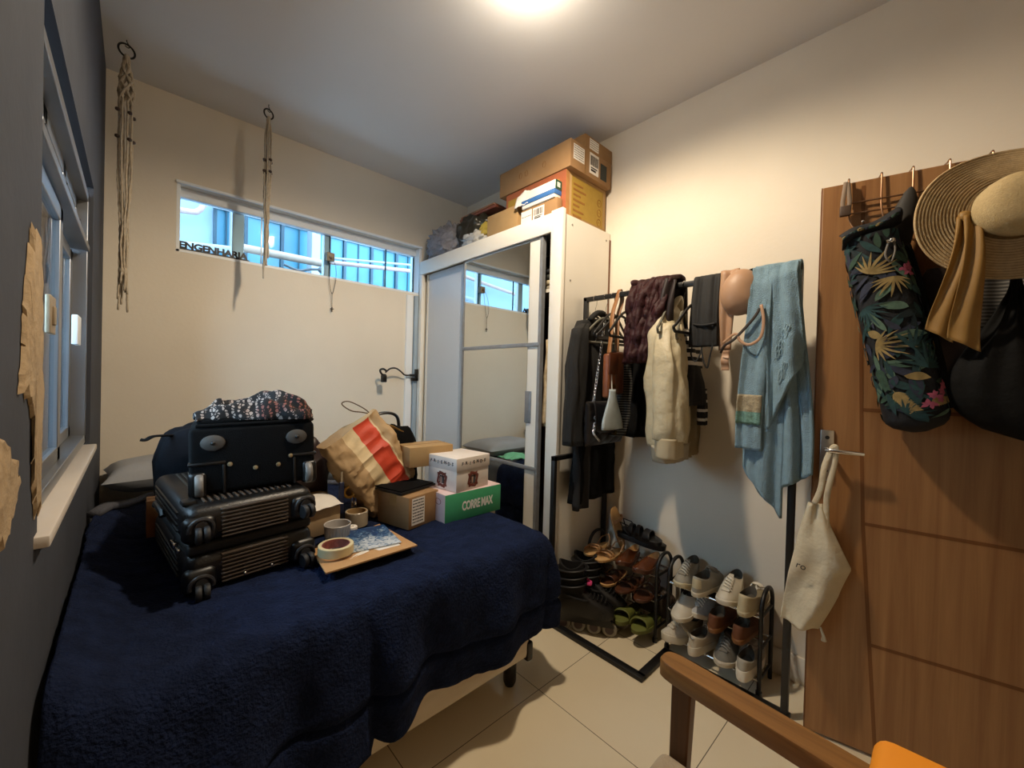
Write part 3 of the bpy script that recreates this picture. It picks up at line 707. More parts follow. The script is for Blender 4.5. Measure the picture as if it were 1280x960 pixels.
def white_box():
    r = thing('lidded_box', 'white box with lid, brown frame print and spaced black letters on the lid', 'box', (1.175, 1.625, BZ + .1265), R(8))
    m_w = M('white_card', '#dfd4ca', .6, var=.03); hx, hy = .108, .098; h = .098
    build('box_body', MB().rbox((-hx, -hy, 0), (hx, hy, h), .002, 2), m_w, r)
    build('lid', MB().rbox((-hx - .004, -hy - .004, h - .002), (hx + .004, hy + .004, h + .058), .003, 2), m_w, r)
    m_fr = M('ornate_brown_print', '#6b3325', .7, var=.2, scale=200); m_dot = M('red_dot', '#b2382c', .7)
    for face in (0, 1):
        Tf = frame((0, -hy - .0046, 0), (1, 0, 0), (0, 0, 1), (0, -1, 0)) if face == 0 else frame((-hx - .0046, 0, 0), (0, -1, 0), (0, 0, 1), (-1, 0, 0))
        mb = MB(); L_ = 'FRIENDS'; W = .175
        for i, ch in enumerate(L_):
            x = -W / 2 + W * (i + .5) / 7
            text_mb(mb, ch, .021, Tf @ Tm((x, h + .030 + .002 * math.sin(i * 2.1), 0), rz=R((-6, 5, -4, 7, -5, 4, -6)[i])), .0004, 0, .0007)
            if i < 6: mb.cyl(Tf @ Vector((x + W / 14, h + .030, 0)), Tf @ Vector((x + W / 14, h + .030, .0006)), .0022, 8, mi=1 + i % 2)
        build('lettering', mb, [m_ink, m_dot, M('yellow_dot', '#c9a13b', .7)], r)
        # ornate frame
        mb = MB(); o = .0006 if face == 0 else -.0
        Tf2 = frame((0, -hy - .0006, .047), (1, 0, 0), (0, 0, 1), (0, -1, 0)) if face == 0 else frame((-hx - .0006, .0, .047), (0, -1, 0), (0, 0, 1), (-1, 0, 0))
        q = 40
        outer = [((.034 + .0035 * math.sin(8 * 2 * PI * i / q)) * math.copysign(abs(math.cos(2 * PI * i / q)) ** .5, math.cos(2 * PI * i / q)), (.036 + .003 * math.sin(8 * 2 * PI * i / q)) * math.copysign(abs(math.sin(2 * PI * i / q)) ** .5, math.sin(2 * PI * i / q)), .0002) for i in range(q)]
        inner = [(p[0] * .55, p[1] * .58, .0012) for p in outer]; mid = [(p[0] * .8, p[1] * .8, .0022) for p in outer]
        mb.loft([outer, mid, inner], False, True, 0, Tf2)
        mb.box((-.017, -.018, 0), (.017, .019, .0006), 1, Tf2); mb.box((-.010, -.017, .0006), (-.001, .012, .001), 2, Tf2); mb.box((.002, -.016, .0006), (.008, .009, .001), 3, Tf2)
        build('frame_print', mb, [m_fr, M('photo_dark', '#33221d', .7), M('photo_pale', '#b79b8a', .7), M('photo_grey', '#54606a', .7)], r)
white_box()

# ---- cartons
def lab(r, hx, hy, h):
    print_label(r, frame((-.035, -hy - .0004, h * .52), (1, 0, 0), (0, 1, 0), (.0, 0, 1)), .075, .115, 3, 8)
carton('cardboard_box', 'brown taped cardboard box with a white shipping label, beside the green shoe box', (.835, 1.565, BZ - .004), (1.015, 1.765, BZ + .135), R(14), m_card, extra=lab)
def lapt():
    r = thing('black_folder', 'thin black folder lying on the taped cardboard box', 'folder', (.93, 1.70, BZ + .137), R(16))
    build('cover', MB().rbox((-.11, -.085, 0), (.11, .085, .012), .004, 2), m_blkplastic, r); build('spine_sheet', MB().rbox((-.105, -.08, .0125), (.1, .09, .018), .002, 2), m_softblk, r)
lapt()
solo('black_bag', blob(MB(), (.985, 1.93, .865), .11, .09, .20, 3, .12, 4), m_softblk, 'black cloth bag standing behind the red striped paper bag', 'bag', sm=180)
hb = thing('strap_loop', 'black padded strap loop sticking up behind the paper bag', 'strap', (.97, 1.99, 1.05))
build('strap', MB().tube(spline([(.86, 1.97, 1.06), (.90, 1.97, 1.12), (.97, 1.97, 1.13), (1.02, 1.97, 1.10), (1.03, 1.97, 1.0)], 6), .013, 10, flat=.6), m_blkplastic, hb, world=True)
carton('cardboard_box', 'plain small cardboard box perched on the black bag behind the white lidded box', (.955, 1.70, BZ + .222), (1.19, 1.86, BZ + .318), R(-4), m_card2, tape=False)
carton('cardboard_box', 'orange-brown cardboard box partly hidden behind the suitcases', (.04, 2.06, BZ), (.30, 2.14, .82), 0, M('orange_card', '#a4622f', .85), tape=False)

# ---- crumpled paper bag with a red band
def paper_bag():
    r = thing('paper_bag', 'crumpled brown paper bag with a broad red band, leaning on the pile', 'bag', (.86, 1.93, BZ + .03))
    m_k = M('kraft_paper', '#b0926a', .7, var=.10, scale=12, bump=.4, bscale=22); m_r = M('red_print_paper', '#cf4428', .55, var=.12, scale=12, bump=.4, bscale=22)
    T = frame((.925, 1.84, .735), Vector((.83, .12, .52)).normalized(), Vector((-.1, 1, -.06)).normalized(), Vector((-.52, .05, .86)).normalized())
    mb = MB(); rings = []; n = 88; m = 40; ms = []
    for i in range(m + 1):
        t = i / m; ring = []; hw = .135 + .012 * t; hd = .075 * (1 - .55 * smooth(.55, 1, t)) + .004
        if t < .08: hw *= .90 + .1 * t / .08; hd *= .55 + .45 * t / .08
        for j in range(n):
            th = 2 * PI * j / n; ct, st = math.cos(th), math.sin(th)
            a = hw * math.copysign(abs(ct) ** .32, ct); b = hd * math.copysign(abs(st) ** .32, st)
            q = Vector((a * 14, b * 14, t * 7))
            k = (1 - 2 * abs(noise.noise(q * 1.1))) * .011 + .013 * noise.noise(q * .5 + Vector((4, 0, 0))) + .0035 * (1 - 2 * abs(noise.noise(q * 2.6)))
            nrm = Vector((ct, st, 0)).normalized()
            ring.append((a + nrm.x * k, b + nrm.y * k * 1.3, t * .40 + .016 * nz3(a * 12, b * 12, 0, 1, 2) * smooth(.7, 1, t)))
        rings.append(ring)
    for i in range(m):
        for j in range(n):
            th = 2 * PI * (j + .5) / n; ct = math.cos(th); x = math.copysign(abs(ct) ** .32, ct)
            ms.append(1 if -.30 < x < .58 else (2 if -.36 < x < .64 else 0))
    mb.loft(rings, True, True, ms + [0, 0], T)
    build('bag_body', mb, [m_k, m_r, M('pale_print_line', '#d9c39a', .7, bump=.3, bscale=22)], r, sm=32, world=True)
    top = T @ Vector((.02, 0, .40))
    build('string_handle', MB().tube(spline([T @ Vector(p) for p in ((.13, 0, .375), (.115, .0, .43), (.07, 0, .50), (.035, 0, .51), (.055, 0, .46), (.10, 0, .42), (.15, 0, .37))], 5), .0028, 6), M('twisted_paper_cord', '#5b4327', .8), r, world=True)
    build('folded_flap', MB().sheet(lambda u, v: T @ Vector((.085 + .085 * u + .03 * v, -.03 - .03 * u + .006 * nz3(u, v, 0, 6), .405 - .11 * u * 1.0 - .055 * v)), 10, 10), M('gold_kraft', '#8f6c30', .5, var=.2, scale=20), r, world=True, solid=.003)
paper_bag()

# ---- small things between the suitcase and the boxes
def lidopen_box():
    r = thing('open_box', 'beige card box with white paper on top, right beside the suitcase', 'box', (.545, 1.78, BZ), R(12))
    build('box_body', MB().rbox((-.085, -.07, 0), (.085, .07, .105), .002, 2), M('beige_card', '#a58a68', .85, var=.06), r)
    build('paper', MB().sheet(lambda u, v: (-.09 + .18 * u, -.085 + .16 * v, .112 + .018 * smooth(0, .6, v) + .006 * nz3(u, v, 0, 4)), 14, 12), m_paper, r, solid=.002, sm=180)
lidopen_box()
solo('cardboard_piece', MB().box((-.07, -.05, 0), (.07, .05, .12), T=Tm((.565, 1.93, BZ + .0), 0, 0, R(15))), m_card2, 'brown card box end between the suitcase and the paper bag', 'box', bevel=.003)
solo('dark_red_bag', blob(MB(), (.58, 2.02, .855), .11, .09, .175, 2.4, .25, 8), M('dark_maroon_leather', '#241112', .5, var=.2, scale=15), 'dark maroon bag wedged between the trolley bag and the paper bag', 'bag', sm=180)
kn = thing('utility_knife', 'dark handled utility knife standing upright among the boxes', 'knife', (.66, 1.78, BZ + .0))
build('handle', MB().rbox((.650, 1.765, BZ + .05), (.672, 1.777, BZ + .19), .005, 3), M('dark_blue_handle', '#1c2440', .4), kn, world=True)
build('blade', MB().box((.657, 1.769, BZ + .19), (.665, 1.772, BZ + .235)), m_chrome, kn, world=True)
build('base_clip', MB().rbox((.652, 1.766, BZ + .0), (.67, 1.776, BZ + .05), .003, 2), m_blkplastic, kn, world=True)
sc_ = thing('scissors', 'yellow-handled scissors beside the utility knife', 'scissors', (.71, 1.79, BZ))
build('handle', MB().tube(arc((.705, 1.79, BZ + .135), .024, 0, 2 * PI, 20)[:-1], .006, 8, True).tube(arc((.745, 1.80, BZ + .125), .024, 0, 2 * PI, 20)[:-1], .006, 8, True), M('yellow_plastic', '#b98a2c', .4), sc_, world=True)
build('blade', MB().rbox((.712, 1.789, BZ), (.722, 1.792, BZ + .115), .001, 1).rbox((.728, 1.794, BZ), (.738, 1.797, BZ + .105), .001, 1), m_chrome, sc_, world=True)
def ring_roll(name, label, c, ro, ri, h, mat, core, rot=None):
    r = thing(name, label, 'tape', c, 0, None, rot)
    build('tape_roll', MB().lathe([(ri + .003, 0), (ro - .002, 0), (ro, .002), (ro, h - .002), (ro - .002, h), (ri + .003, h)], 48, cap=False), mat, r)
    build('core', MB().lathe([(ri + .003, .0005), (ri, .0005), (ri, h - .0005), (ri + .003, h - .0005)], 48, cap=False), core, r)
ring_roll('tape_roll', 'roll of clear packing tape standing behind the grey ramekin', (.715, 1.735, BZ + .002), .047, .038, .062, M('clear_tape', '#a99b86', .18, var=.05), m_card2)
def ramekin():
    r = thing('ramekin', 'pale grey fluted ramekin at the back corner of the board', 'bowl', (.585, 1.60, BZ + .018))
    n = 96; pr = [(.040, 0), (.043, .004), (.046, .042), (.048, .046), (.050, .056), (.048, .058), (.045, .056), (.042, .012), (.0, .010)]
    rings = []
    for i, (rr, z) in enumerate(pr):
        rings.append([((rr + (.0016 * (1 if (j // 2) % 2 else -1) if 0 < i < 3 else 0)) * math.cos(2 * PI * j / n), (rr + (.0016 * (1 if (j // 2) % 2 else -1) if 0 < i < 3 else 0)) * math.sin(2 * PI * j / n), z) for j in range(n)])
    build('bowl', MB().loft(rings, True), M('grey_ceramic', '#b7b2ae', .3, var=.04), r)
ramekin()
solo('small_roll', MB().lathe([(.02, 0), (.022, .002), (.022, .016), (.02, .018), (.008, .018), (.008, .014)], 32, T=Tm((.655, 1.635, BZ + .02))), m_paper, 'small white roll lying flat behind the blue picture', 'tape')
def board():
    a = Vector((.449, 1.318)); b = Vector((.786, 1.340)); c = Vector((.775, 1.64)); d = Vector((.475, 1.545))
    T = Tm((0, 0, BZ + .010))
    mb = MB().add([(a.x, a.y, .012), (b.x, b.y, .006), (c.x, c.y, .004), (d.x, d.y, .004), (a.x, a.y, .017), (b.x, b.y, .011), (c.x, c.y, .009), (d.x, d.y, .009)], [(0, 3, 2, 1), (4, 5, 6, 7), (0, 1, 5, 4), (1, 2, 6, 5), (2, 3, 7, 6), (3, 0, 4, 7)], 0, T)
    solo('board', mb, M('hardboard', '#b98d5d', .75, var=.06, scale=20), 'tan board at the front of the pile carrying tape and a picture', 'board')
board()
solo('black_case', MB().rbox((.5, 1.36, BZ - .006), (.775, 1.60, BZ + .010), .006, 2), m_blkplastic, 'flat black case under the tan board', 'case')
def pic_mat():
    m = bpy.data.materials.new('sea_photo'); m.use_nodes = True; nt = m.node_tree; b = nt.nodes['Principled BSDF']
    tc = N(m, 'ShaderNodeTexCoord'); n = N(m, 'ShaderNodeTexNoise'); n.inputs['Scale'].default_value = 55; n.inputs['Detail'].default_value = 8; n.inputs['Distortion'].default_value = 1.2; nt.links.new(tc.outputs['Object'], n.inputs[0])
    sp = N(m, 'ShaderNodeSeparateXYZ'); nt.links.new(tc.outputs['Object'], sp.inputs[0])
    ma = N(m, 'ShaderNodeMath', operation='MULTIPLY_ADD'); ma.inputs[1].default_value = -1.6; ma.inputs[2].default_value = -.02; nt.links.new(sp.outputs[1], ma.inputs[0])
    ad = N(m, 'ShaderNodeMath', operation='ADD'); nt.links.new(n.outputs['Fac'], ad.inputs[0]); nt.links.new(ma.outputs[0], ad.inputs[1])
    r = N(m, 'ShaderNodeValToRGB'); e = r.color_ramp.elements; e[0].position = .38; e[0].color = lin('#143a6b'); e[1].position = .66; e[1].color = lin('#cdd3d6'); x = e.new(.48); x.color = lin('#4a7396'); nt.links.new(ad.outputs[0], r.inputs[0])
    nt.links.new(r.outputs[0], b.inputs['Base Color']); b.inputs['Roughness'].default_value = .35
    return m
pt = thing('picture_print', 'blue and white picture print lying on the tan board', 'picture', (.62, 1.5, BZ + .022))
build('print', MB().box((-.115, -.10, 0), (.115, .115, .003), T=Tm((.025, .0, .004), 0, 0, R(-8))), pic_mat(), pt)
build('backing_sheet', MB().box((-.115, -.11, 0), (.10, .10, .002), T=Tm((.02, -.01, -.001), 0, 0, R(-2))), m_paper, pt)
solo('paper_sheet', MB().sheet(lambda u, v: (.475 + .15 * u, 1.345 + .02 * v + .05 * u, BZ + .024 + .002 * nz3(u, v, 0, 5)), 16, 6), m_paper, 'torn white paper strip at the front edge of the tan board', 'paper', solid=.001)
ring_roll('masking_tape', 'roll of cream masking tape lying on the tan board', (.520, 1.432, BZ + .034), .058, .043, .031, M('masking_tape', '#cdbd92', .7, var=.05), M('printed_core', '#8a4a42', .7, var=.35, scale=60))
# ------------------------------------------------------------------ clothes rail
RX, RZ = 1.915, 1.795
rk = thing('clothes_rack', 'black steel clothes rail standing between the wardrobe and the door', 'clothes rack', (1.915, .92, 0))
def bar(nm, a, b, t=.0125):
    lo = [min(a[i], b[i]) - t for i in range(3)]; hi = [max(a[i], b[i]) + t for i in range(3)]
    return build(nm, MB().rbox(lo, hi, .003, 2), m_black, rk, world=True)
bar('rail', (RX, .405, RZ), (RX, 1.435, RZ))
bar('upright', (RX, .405, .0125), (RX, .405, RZ))
bar('upright', (RX, 1.435, .905), (RX, 1.435, RZ))
bar('cross_bar', (1.665, 1.432, .90), (2.15, 1.432, .90))
bar('leg', (1.665, 1.432, .0125), (1.665, 1.432, .90)); bar('leg', (2.15, 1.432, .0125), (2.15, 1.432, .90))
def flat(a, b): return build('base_bar', MB().rbox((a[0] - .019, a[1] - .019, 0), (b[0] + .019, b[1] + .019, .02), .003, 2), m_black, rk, world=True)
flat((1.665, .895), (1.665, 1.432))
flat((1.684, .895), (1.896, .895))
flat((RX, .405), (RX, .895))

m_velvet = M('grey_velvet', '#6f6c5f', .8, var=.1, scale=60)
m_blkhang = M('black_hanger_plastic', '#1b1a1a', .5)
def hanger(y, label, mat, w=.40, drop=.0, ang=0., low=0.):
    r = thing('clothes_hanger', label, 'hanger', (RX, y, RZ - .12 - low), 0, 'hangers on the rail')
    c, s = math.cos(ang), math.sin(ang); z0 = RZ - .105 - low
    def P(x, z): return (RX + x * c, y + x * s, z)
    hk = [(RX + .018 * math.sin(a), y, RZ + .014 - .0 + .018 * (math.cos(a) - 1) + .004) for a in [R(-140 + 200 * i / 14) for i in range(15)]]
    hook = hk[::-1] if False else hk
    build('hook', MB().tube([hook[i] for i in range(15)] + [(RX + .014, y, RZ - .03), (RX + .002, y, RZ - .06), (RX, y, z0)], .0017, 6), m_chrome, r, world=True)
    body = spline([P(-w / 2 + .01, z0 - .135), P(-w / 2, z0 - .115), P(-w / 2 + .02, z0 - .10), P(-.06, z0 - .015), P(0, z0 + .004), P(.06, z0 - .015), P(w / 2 - .02, z0 - .10), P(w / 2, z0 - .115), P(w / 2 - .01, z0 - .135)], 6)
    build('hanger_body', MB().tube(body[:-1], .006, 8, True, flat=1.2), mat, r, world=True)
    return r

# 1 black denim jacket over a long black coat
hanger(1.372, 'grey velvet hanger holding the black denim jacket', m_velvet, .40, 0, R(4))
m_denim = M('black_denim', '#151413', .9, var=.30, scale=14, bump=.35, bscale=220)
jk = thing('denim_jacket', 'black denim jacket with long sleeves at the wardrobe end of the rail', 'jacket', (1.92, 1.37, 1.0))
build('jacket_body', hang(MB(), [(1.675, 1.92, 1.375, .05, .03), (1.655, 1.92, 1.375, .14, .045), (1.60, 1.92, 1.37, .185, .05), (1.40, 1.925, 1.36, .185, .055), (1.10, 1.925, 1.355, .185, .05)], 0, 4, .012, 1), m_denim, jk, sm=180, world=True)
build('sleeve', hang(MB(), [(1.635, 1.80, 1.36, .03, .03), (1.60, 1.755, 1.35, .05, .045), (1.40, 1.725, 1.345, .06, .05), (1.15, 1.70, 1.335, .06, .05), (.985, 1.695, 1.325, .058, .045)], 0, 3, .008, 3, n=32, square=2.2), m_denim, jk, sm=180, world=True)
build('collar', MB().tube(spline([(1.83, 1.345, 1.66), (1.87, 1.33, 1.70), (1.93, 1.335, 1.705), (1.98, 1.34, 1.68), (2.0, 1.345, 1.64)], 5), .022, 10, flat=.7), m_denim, jk, sm=180, world=True)
build('jacket_lining', MB().poly([(1.86, 1.66), (1.99, 1.66), (1.99, 1.15), (1.93, 1.15)], .004, T=Tm((0, 1.312, 0))), M('dark_lining', '#0c0c0d', .7), jk, world=True)
build('button', MB().cyl((1.845, 1.306, 1.55), (1.845, 1.312, 1.55), .008, 12), m_chrome, jk, world=True)
lc = thing('long_coat', 'long black coat hanging below and behind the denim jacket', 'coat', (1.93, 1.40, .62))
build('coat_body', hang(MB(), [(1.30, 1.94, 1.385, .16, .03), (.96, 1.94, 1.375, .205, .04), (.80, 1.93, 1.372, .215, .042), (.665, 1.925, 1.37, .22, .042)], R(2), 5, .014, 6), m_black_cloth, lc, sm=180, world=True)
build('coat_tail', hang(MB(), [(1.0, 1.80, 1.35, .07, .02), (.8, 1.79, 1.345, .072, .025), (.63, 1.785, 1.34, .07, .02)], 0, 3, .006, 2, n=32), M('black_twill', '#131213', .85, var=.25, scale=12), lc, sm=180, world=True)

# 2 chain bag and small bags
hanger(1.30, 'grey velvet hanger carrying the chain strap bag', m_velvet, .36, 0, R(-8), .02)
cb = thing('chain_bag', 'black quilted shoulder bag on a silver chain strap', 'handbag', (1.88, 1.24, .99))
def quilt(u, v, sg=1):
    a = u * 2 - 1; b = v * 2 - 1
    t = ((1 - abs(a) ** 5) * (1 - abs(b) ** 5)) ** .5
    q = .006 * (abs(math.sin((a * 2 + b * 2) * PI)) * abs(math.sin((a * 2 - b * 2) * PI))) ** .5
    return (1.835 + .165 * a, 1.235 - sg * (.028 * t + q * t), 1.105 + .115 * b)
build('bag_body', MB().sheet(lambda u, v: quilt(u, v), 60, 50).sheet(lambda u, v: quilt(u, v, -1), 40, 30), M('black_quilted_leather', '#121113', .32, var=.1, spec=.6), cb, sm=180, world=True)
build('flap', MB().sheet(lambda u, v: (1.84 + .158 * (u * 2 - 1) * (1 - .1 * v), 1.198 - .008 * math.sin(PI * v), 1.225 - .15 * v - .02 * (1 - (u * 2 - 1) ** 2)), 20, 12), M('black_leather', '#18171a', .4, var=.12, scale=40), cb, sm=180, solid=.004, world=True)
build('clasp', MB().cyl((1.86, 1.178, 1.055), (1.86, 1.188, 1.055), .012, 16), M('gold_clasp', '#b09455', .25, metal=1), cb, world=True)
ch = MB()
for a, b in (((1.85, 1.26, 1.65), (1.728, 1.235, 1.20)), ((1.73, 1.215, 1.2), (1.69, 1.20, 1.06)), ((1.69, 1.2, 1.06), (1.735, 1.195, 1.02))):
    a, b = Vector(a), Vector(b); n = max(6, int((b - a).length / .017))
    for i in range(n):
        p = a.lerp(b, (i + .5) / n); d = (b - a).normalized(); sd = Vector((1, 0, 0)) if i % 2 else Vector((0, 1, 0))
        ch.tube([p + d * .011 * math.cos(t * PI / 5) + sd * .0065 * math.sin(t * PI / 5) for t in range(10)], .0022, 5, True)
build('chain_strap', ch, m_chrome, cb, sm=180, world=True)

tb = thing('tan_bag', 'small tan leather bag hanging by its strap from the rail', 'handbag', (1.99, 1.24, 1.22))
m_tan = M('tan_leather', '#7a4423', .42, var=.15, scale=18); m_tan2 = M('dark_tan_leather', '#572c14', .45, var=.15, scale=18)
build('bag_body', MB().rbox((1.735, 1.15, 1.24), (1.80, 1.19, 1.465), .012, 3, 0, Tm((0, 0, 0))), m_tan, tb, world=True)
build('flap', MB().rbox((1.73, 1.142, 1.36), (1.806, 1.152, 1.47), .006, 2).rbox((1.80, 1.15, 1.26), (1.88, 1.195, 1.48), .012, 3), m_tan2, tb, world=True)
build('strap', MB().tube(spline([(1.76, 1.17, 1.465), (1.79, 1.18, 1.56), (1.83, 1.20, 1.68), (1.89, 1.215, 1.77), (RX, 1.215, 1.822), (1.94, 1.215, 1.77), (1.88, 1.20, 1.66), (1.84, 1.175, 1.47)], 6), .013, 8, flat=.25), M('tan_strap', '#8a5a2e', .5, var=.12), tb, sm=180, world=True)
build('buckle', MB().cyl((1.775, 1.14, 1.30), (1.775, 1.15, 1.30), .009, 14), M('gold_clasp', '#b09455', .25, metal=1), tb, world=True)
pb = thing('pale_pouch', 'pale blue translucent pouch hanging in front of the quilted bag', 'pouch', (1.75, 1.19, 1.07))
build('pouch_body', MB().sheet(lambda u, v: (1.745 + (u - .5) * (.045 + .13 * smooth(0, 1, v)) + .012 * v, 1.135 - .012 * math.sin(PI * u), 1.285 - .20 * v), 16, 16), M('pale_blue_vinyl', '#aeb9bd', .3, var=.12, scale=14), pb, sm=180, solid=.012, world=True)
build('strap', MB().tube([(1.745, 1.135, 1.28), (1.78, 1.17, 1.45), (1.87, 1.215, 1.68)], .003, 6), M('pale_strap', '#b9b4a6', .6), pb, world=True)

# 3 camisole and black dresses
hanger(1.255, 'black plastic hanger between the tan bag and the striped top', m_blkhang, .38, 0, R(6))
hanger(1.205, 'black hanger holding the pinstriped black top', m_blkhang, .38, 0, R(-5), .015)
hanger(1.165, 'black hanger nearest the maroon garment', m_blkhang, .36, 0, R(3))
def stripe_mat(name, a, b, sc, ax=2, thr=.5):
    m = bpy.data.materials.new(name); m.use_nodes = True; nt = m.node_tree; bb = nt.nodes['Principled BSDF']
    tc = N(m, 'ShaderNodeTexCoord'); sp = N(m, 'ShaderNodeSeparateXYZ'); nt.links.new(tc.outputs['Object'], sp.inputs[0])
    mu = N(m, 'ShaderNodeMath', operation='MULTIPLY'); mu.inputs[1].default_value = sc; nt.links.new(sp.outputs[ax], mu.inputs[0])
    fr = N(m, 'ShaderNodeMath', operation='FRACT'); nt.links.new(mu.outputs[0], fr.inputs[0])
    gt = N(m, 'ShaderNodeMath', operation='GREATER_THAN'); gt.inputs[1].default_value = thr; nt.links.new(fr.outputs[0], gt.inputs[0])
    mx = N(m, 'ShaderNodeMix', data_type='RGBA'); nt.links.new(gt.outputs[0], mx.inputs[0]); mx.inputs[6].default_value = lin(a); mx.inputs[7].default_value = lin(b)
    nt.links.new(mx.outputs[2], bb.inputs['Base Color']); bb.inputs['Roughness'].default_value = .9
    return m
st = thing('camisole', 'black pinstriped strappy camisole hanging behind the tan bag', 'camisole', (2.02, 1.20, 1.0))
build('top_body', hang(MB(), [(1.47, 2.03, 1.195, .075, .02), (1.40, 2.03, 1.195, .095, .03), (1.2, 2.01, 1.19, .12, .035), (1.04, 1.99, 1.19, .14, .04)], 0, 5, .012, 3), stripe_mat('pinstripe', '#151517', '#6b675f', 75, 2, .78), st, sm=180, world=True)
for x in (1.985, 2.075): build('strap', MB().tube([(x, 1.18, 1.46), (x - .02, 1.195, 1.62), (x - .03, 1.205, 1.665)], .0045, 6), m_black_cloth, st, world=True)
bd = thing('black_dress', 'black sleeveless dress hanging under the maroon garment', 'dress', (2.03, 1.12, 1.0))
build('dress_body', hang(MB(), [(1.51, 2.08, 1.13, .05, .02), (1.47, 2.08, 1.13, .09, .03), (1.30, 2.07, 1.13, .12, .045), (1.035, 2.06, 1.13, .16, .05)], 0, 5, .014, 8), m_black_cloth, bd, sm=180, world=True)
build('neckline', MB().sheet(lambda u, v: (2.08 + (u - .5) * .11 * (1 - v), 1.092 - .004 * math.sin(PI * u), 1.50 - .13 * v), 12, 10), M('black_satin', '#1e1d20', .4, var=.1), bd, sm=180, solid=.004, world=True)
for x in (2.04, 2.12): build('strap', MB().tube([(x, 1.12, 1.50), (2.0 + (x - 2.08) * 2, 1.15, 1.64)], .005, 6), m_black_cloth, bd, world=True)

# 4 maroon garment thrown over the rail
m_mar = M('maroon_nylon', '#2f1114', .6, var=.25, scale=12, bump=.8, bscale=38, spec=.25)
mg = thing('maroon_jacket', 'maroon puckered jacket thrown over the middle of the rail', 'jacket', (1.9, 1.0, 1.43))
def maroon(u, v):
    a = u * 2 - 1; w = .112 * (1 - .22 * v) ; y = .985 + .06 * v - a * w
    th = PI * .95 * min(1, v * 3.2)
    if v < .3125: x = RX + .05 * math.cos(th) ; z = RZ + .012 + .034 * math.sin(th)
    else: x = RX - .05 - .03 * math.sin(PI * (v - .3)) ; z = RZ + .016 - (v - .3125) * .57
    f = .009 * math.sin(a * 6 + v * 4 + 3 * nz3(a, v * 2, 0, 1.5)) + .022 * nz3(a * 2.4, v * 5, 0, 1.6, 4) + .010 * (1 - 2 * abs(nz3(a * 3, v * 9, 3, 1.5))); k = 1 - a ** 6 * .6
    return (x - f - .035 * (1 - a * a) * smooth(.2, .5, v), y, z + .008 * nz3(a * 4, v, 2, 1))
build('front', MB().sheet(maroon, 60, 60), m_mar, mg, sm=180, solid=.02, world=True)
build('back', MB().sheet(lambda u, v: (RX + .05 + .02 * math.sin(u * 9) + .03 * v, 1.09 - .21 * u, RZ + .03 - .34 * v), 30, 14), M('dark_maroon', '#1b0b0b', .6, var=.2), mg, sm=180, solid=.015, world=True)
build('front', MB().sheet(lambda u, v: (RX - .055 - .02 * math.sin(PI * v) - .012 * math.sin(u * 8 + 3 * v) , .925 - .055 * u + .02 * v, RZ + .03 - .018 * u - .26 * v), 24, 24), M('dark_maroon', '#1b0b0b', .6, var=.2), mg, sm=180, solid=.015, world=True)

# 5 cream bomber jacket
hanger(.925, 'grey velvet hanger carrying the cream bomber jacket', m_velvet, .36, 0, R(8), .0)
m_bomb = M('cream_satin_nylon', '#c2b595', .5, var=.06, scale=8, bump=.8, bscale=24)
cj = thing('cream_jacket', 'cream bomber jacket with ribbed cuffs hanging in the middle of the rail', 'jacket', (1.95, .93, .93))
build('jacket_body', hang(MB(), [(1.70, 1.92, .935, .03, .03), (1.66, 1.915, .93, .085, .045), (1.55, 1.90, .925, .13, .06), (1.3, 1.93, .925, .16, .07), (1.1, 1.95, .925, .17, .07), (1.02, 1.95, .925, .16, .06)], R(3), 4, .016, 2), m_bomb, cj, sm=180, world=True)
build('sleeve', hang(MB(), [(1.60, 1.83, .89, .045, .045), (1.45, 1.80, .875, .075, .06), (1.25, 1.80, .865, .085, .065), (1.10, 1.80, .86, .09, .065), (1.065, 1.80, .86, .082, .055)], R(10), 4, .016, 7, n=40, square=2.2), m_bomb, cj, sm=180, world=True)
build('cuff', hang(MB(), [(1.075, 1.80, .86, .085, .058), (1.03, 1.80, .858, .088, .056), (.985, 1.80, .856, .088, .052)], R(10), 12, .003, 1, n=48, square=2.2), M('cream_rib', '#b5a688', .9, var=.05), cj, sm=180, world=True)
build('hem', hang(MB(), [(1.03, 1.94, .915, .165, .062), (.95, 1.94, .91, .15, .055)], R(3), 10, .006, 4), M('pale_cream_lining', '#a99e88', .8, var=.05), cj, sm=180, world=True)
build('collar', MB().tube(spline([(1.85, .90, 1.66), (1.88, .89, 1.70), (1.92, .89, 1.735), (1.96, .90, 1.70), (2.0, .91, 1.62)], 5), .018, 10, flat=.6), m_bomb, cj, sm=180, world=True)
kh = thing('khaki_garment', 'thin khaki garment hanging at the wall side behind the cream jacket', 'garment', (2.06, .89, .94))
build('garment_body', hang(MB(), [(1.30, 2.08, .905, .06, .015), (1.2, 2.09, .90, .09, .02), (1.08, 2.08, .895, .095, .02), (.96, 2.07, .89, .10, .02)], R(6), 5, .012, 9), M('khaki_cotton', '#8a7a5c', .9, var=.1, scale=20), kh, sm=180, world=True)

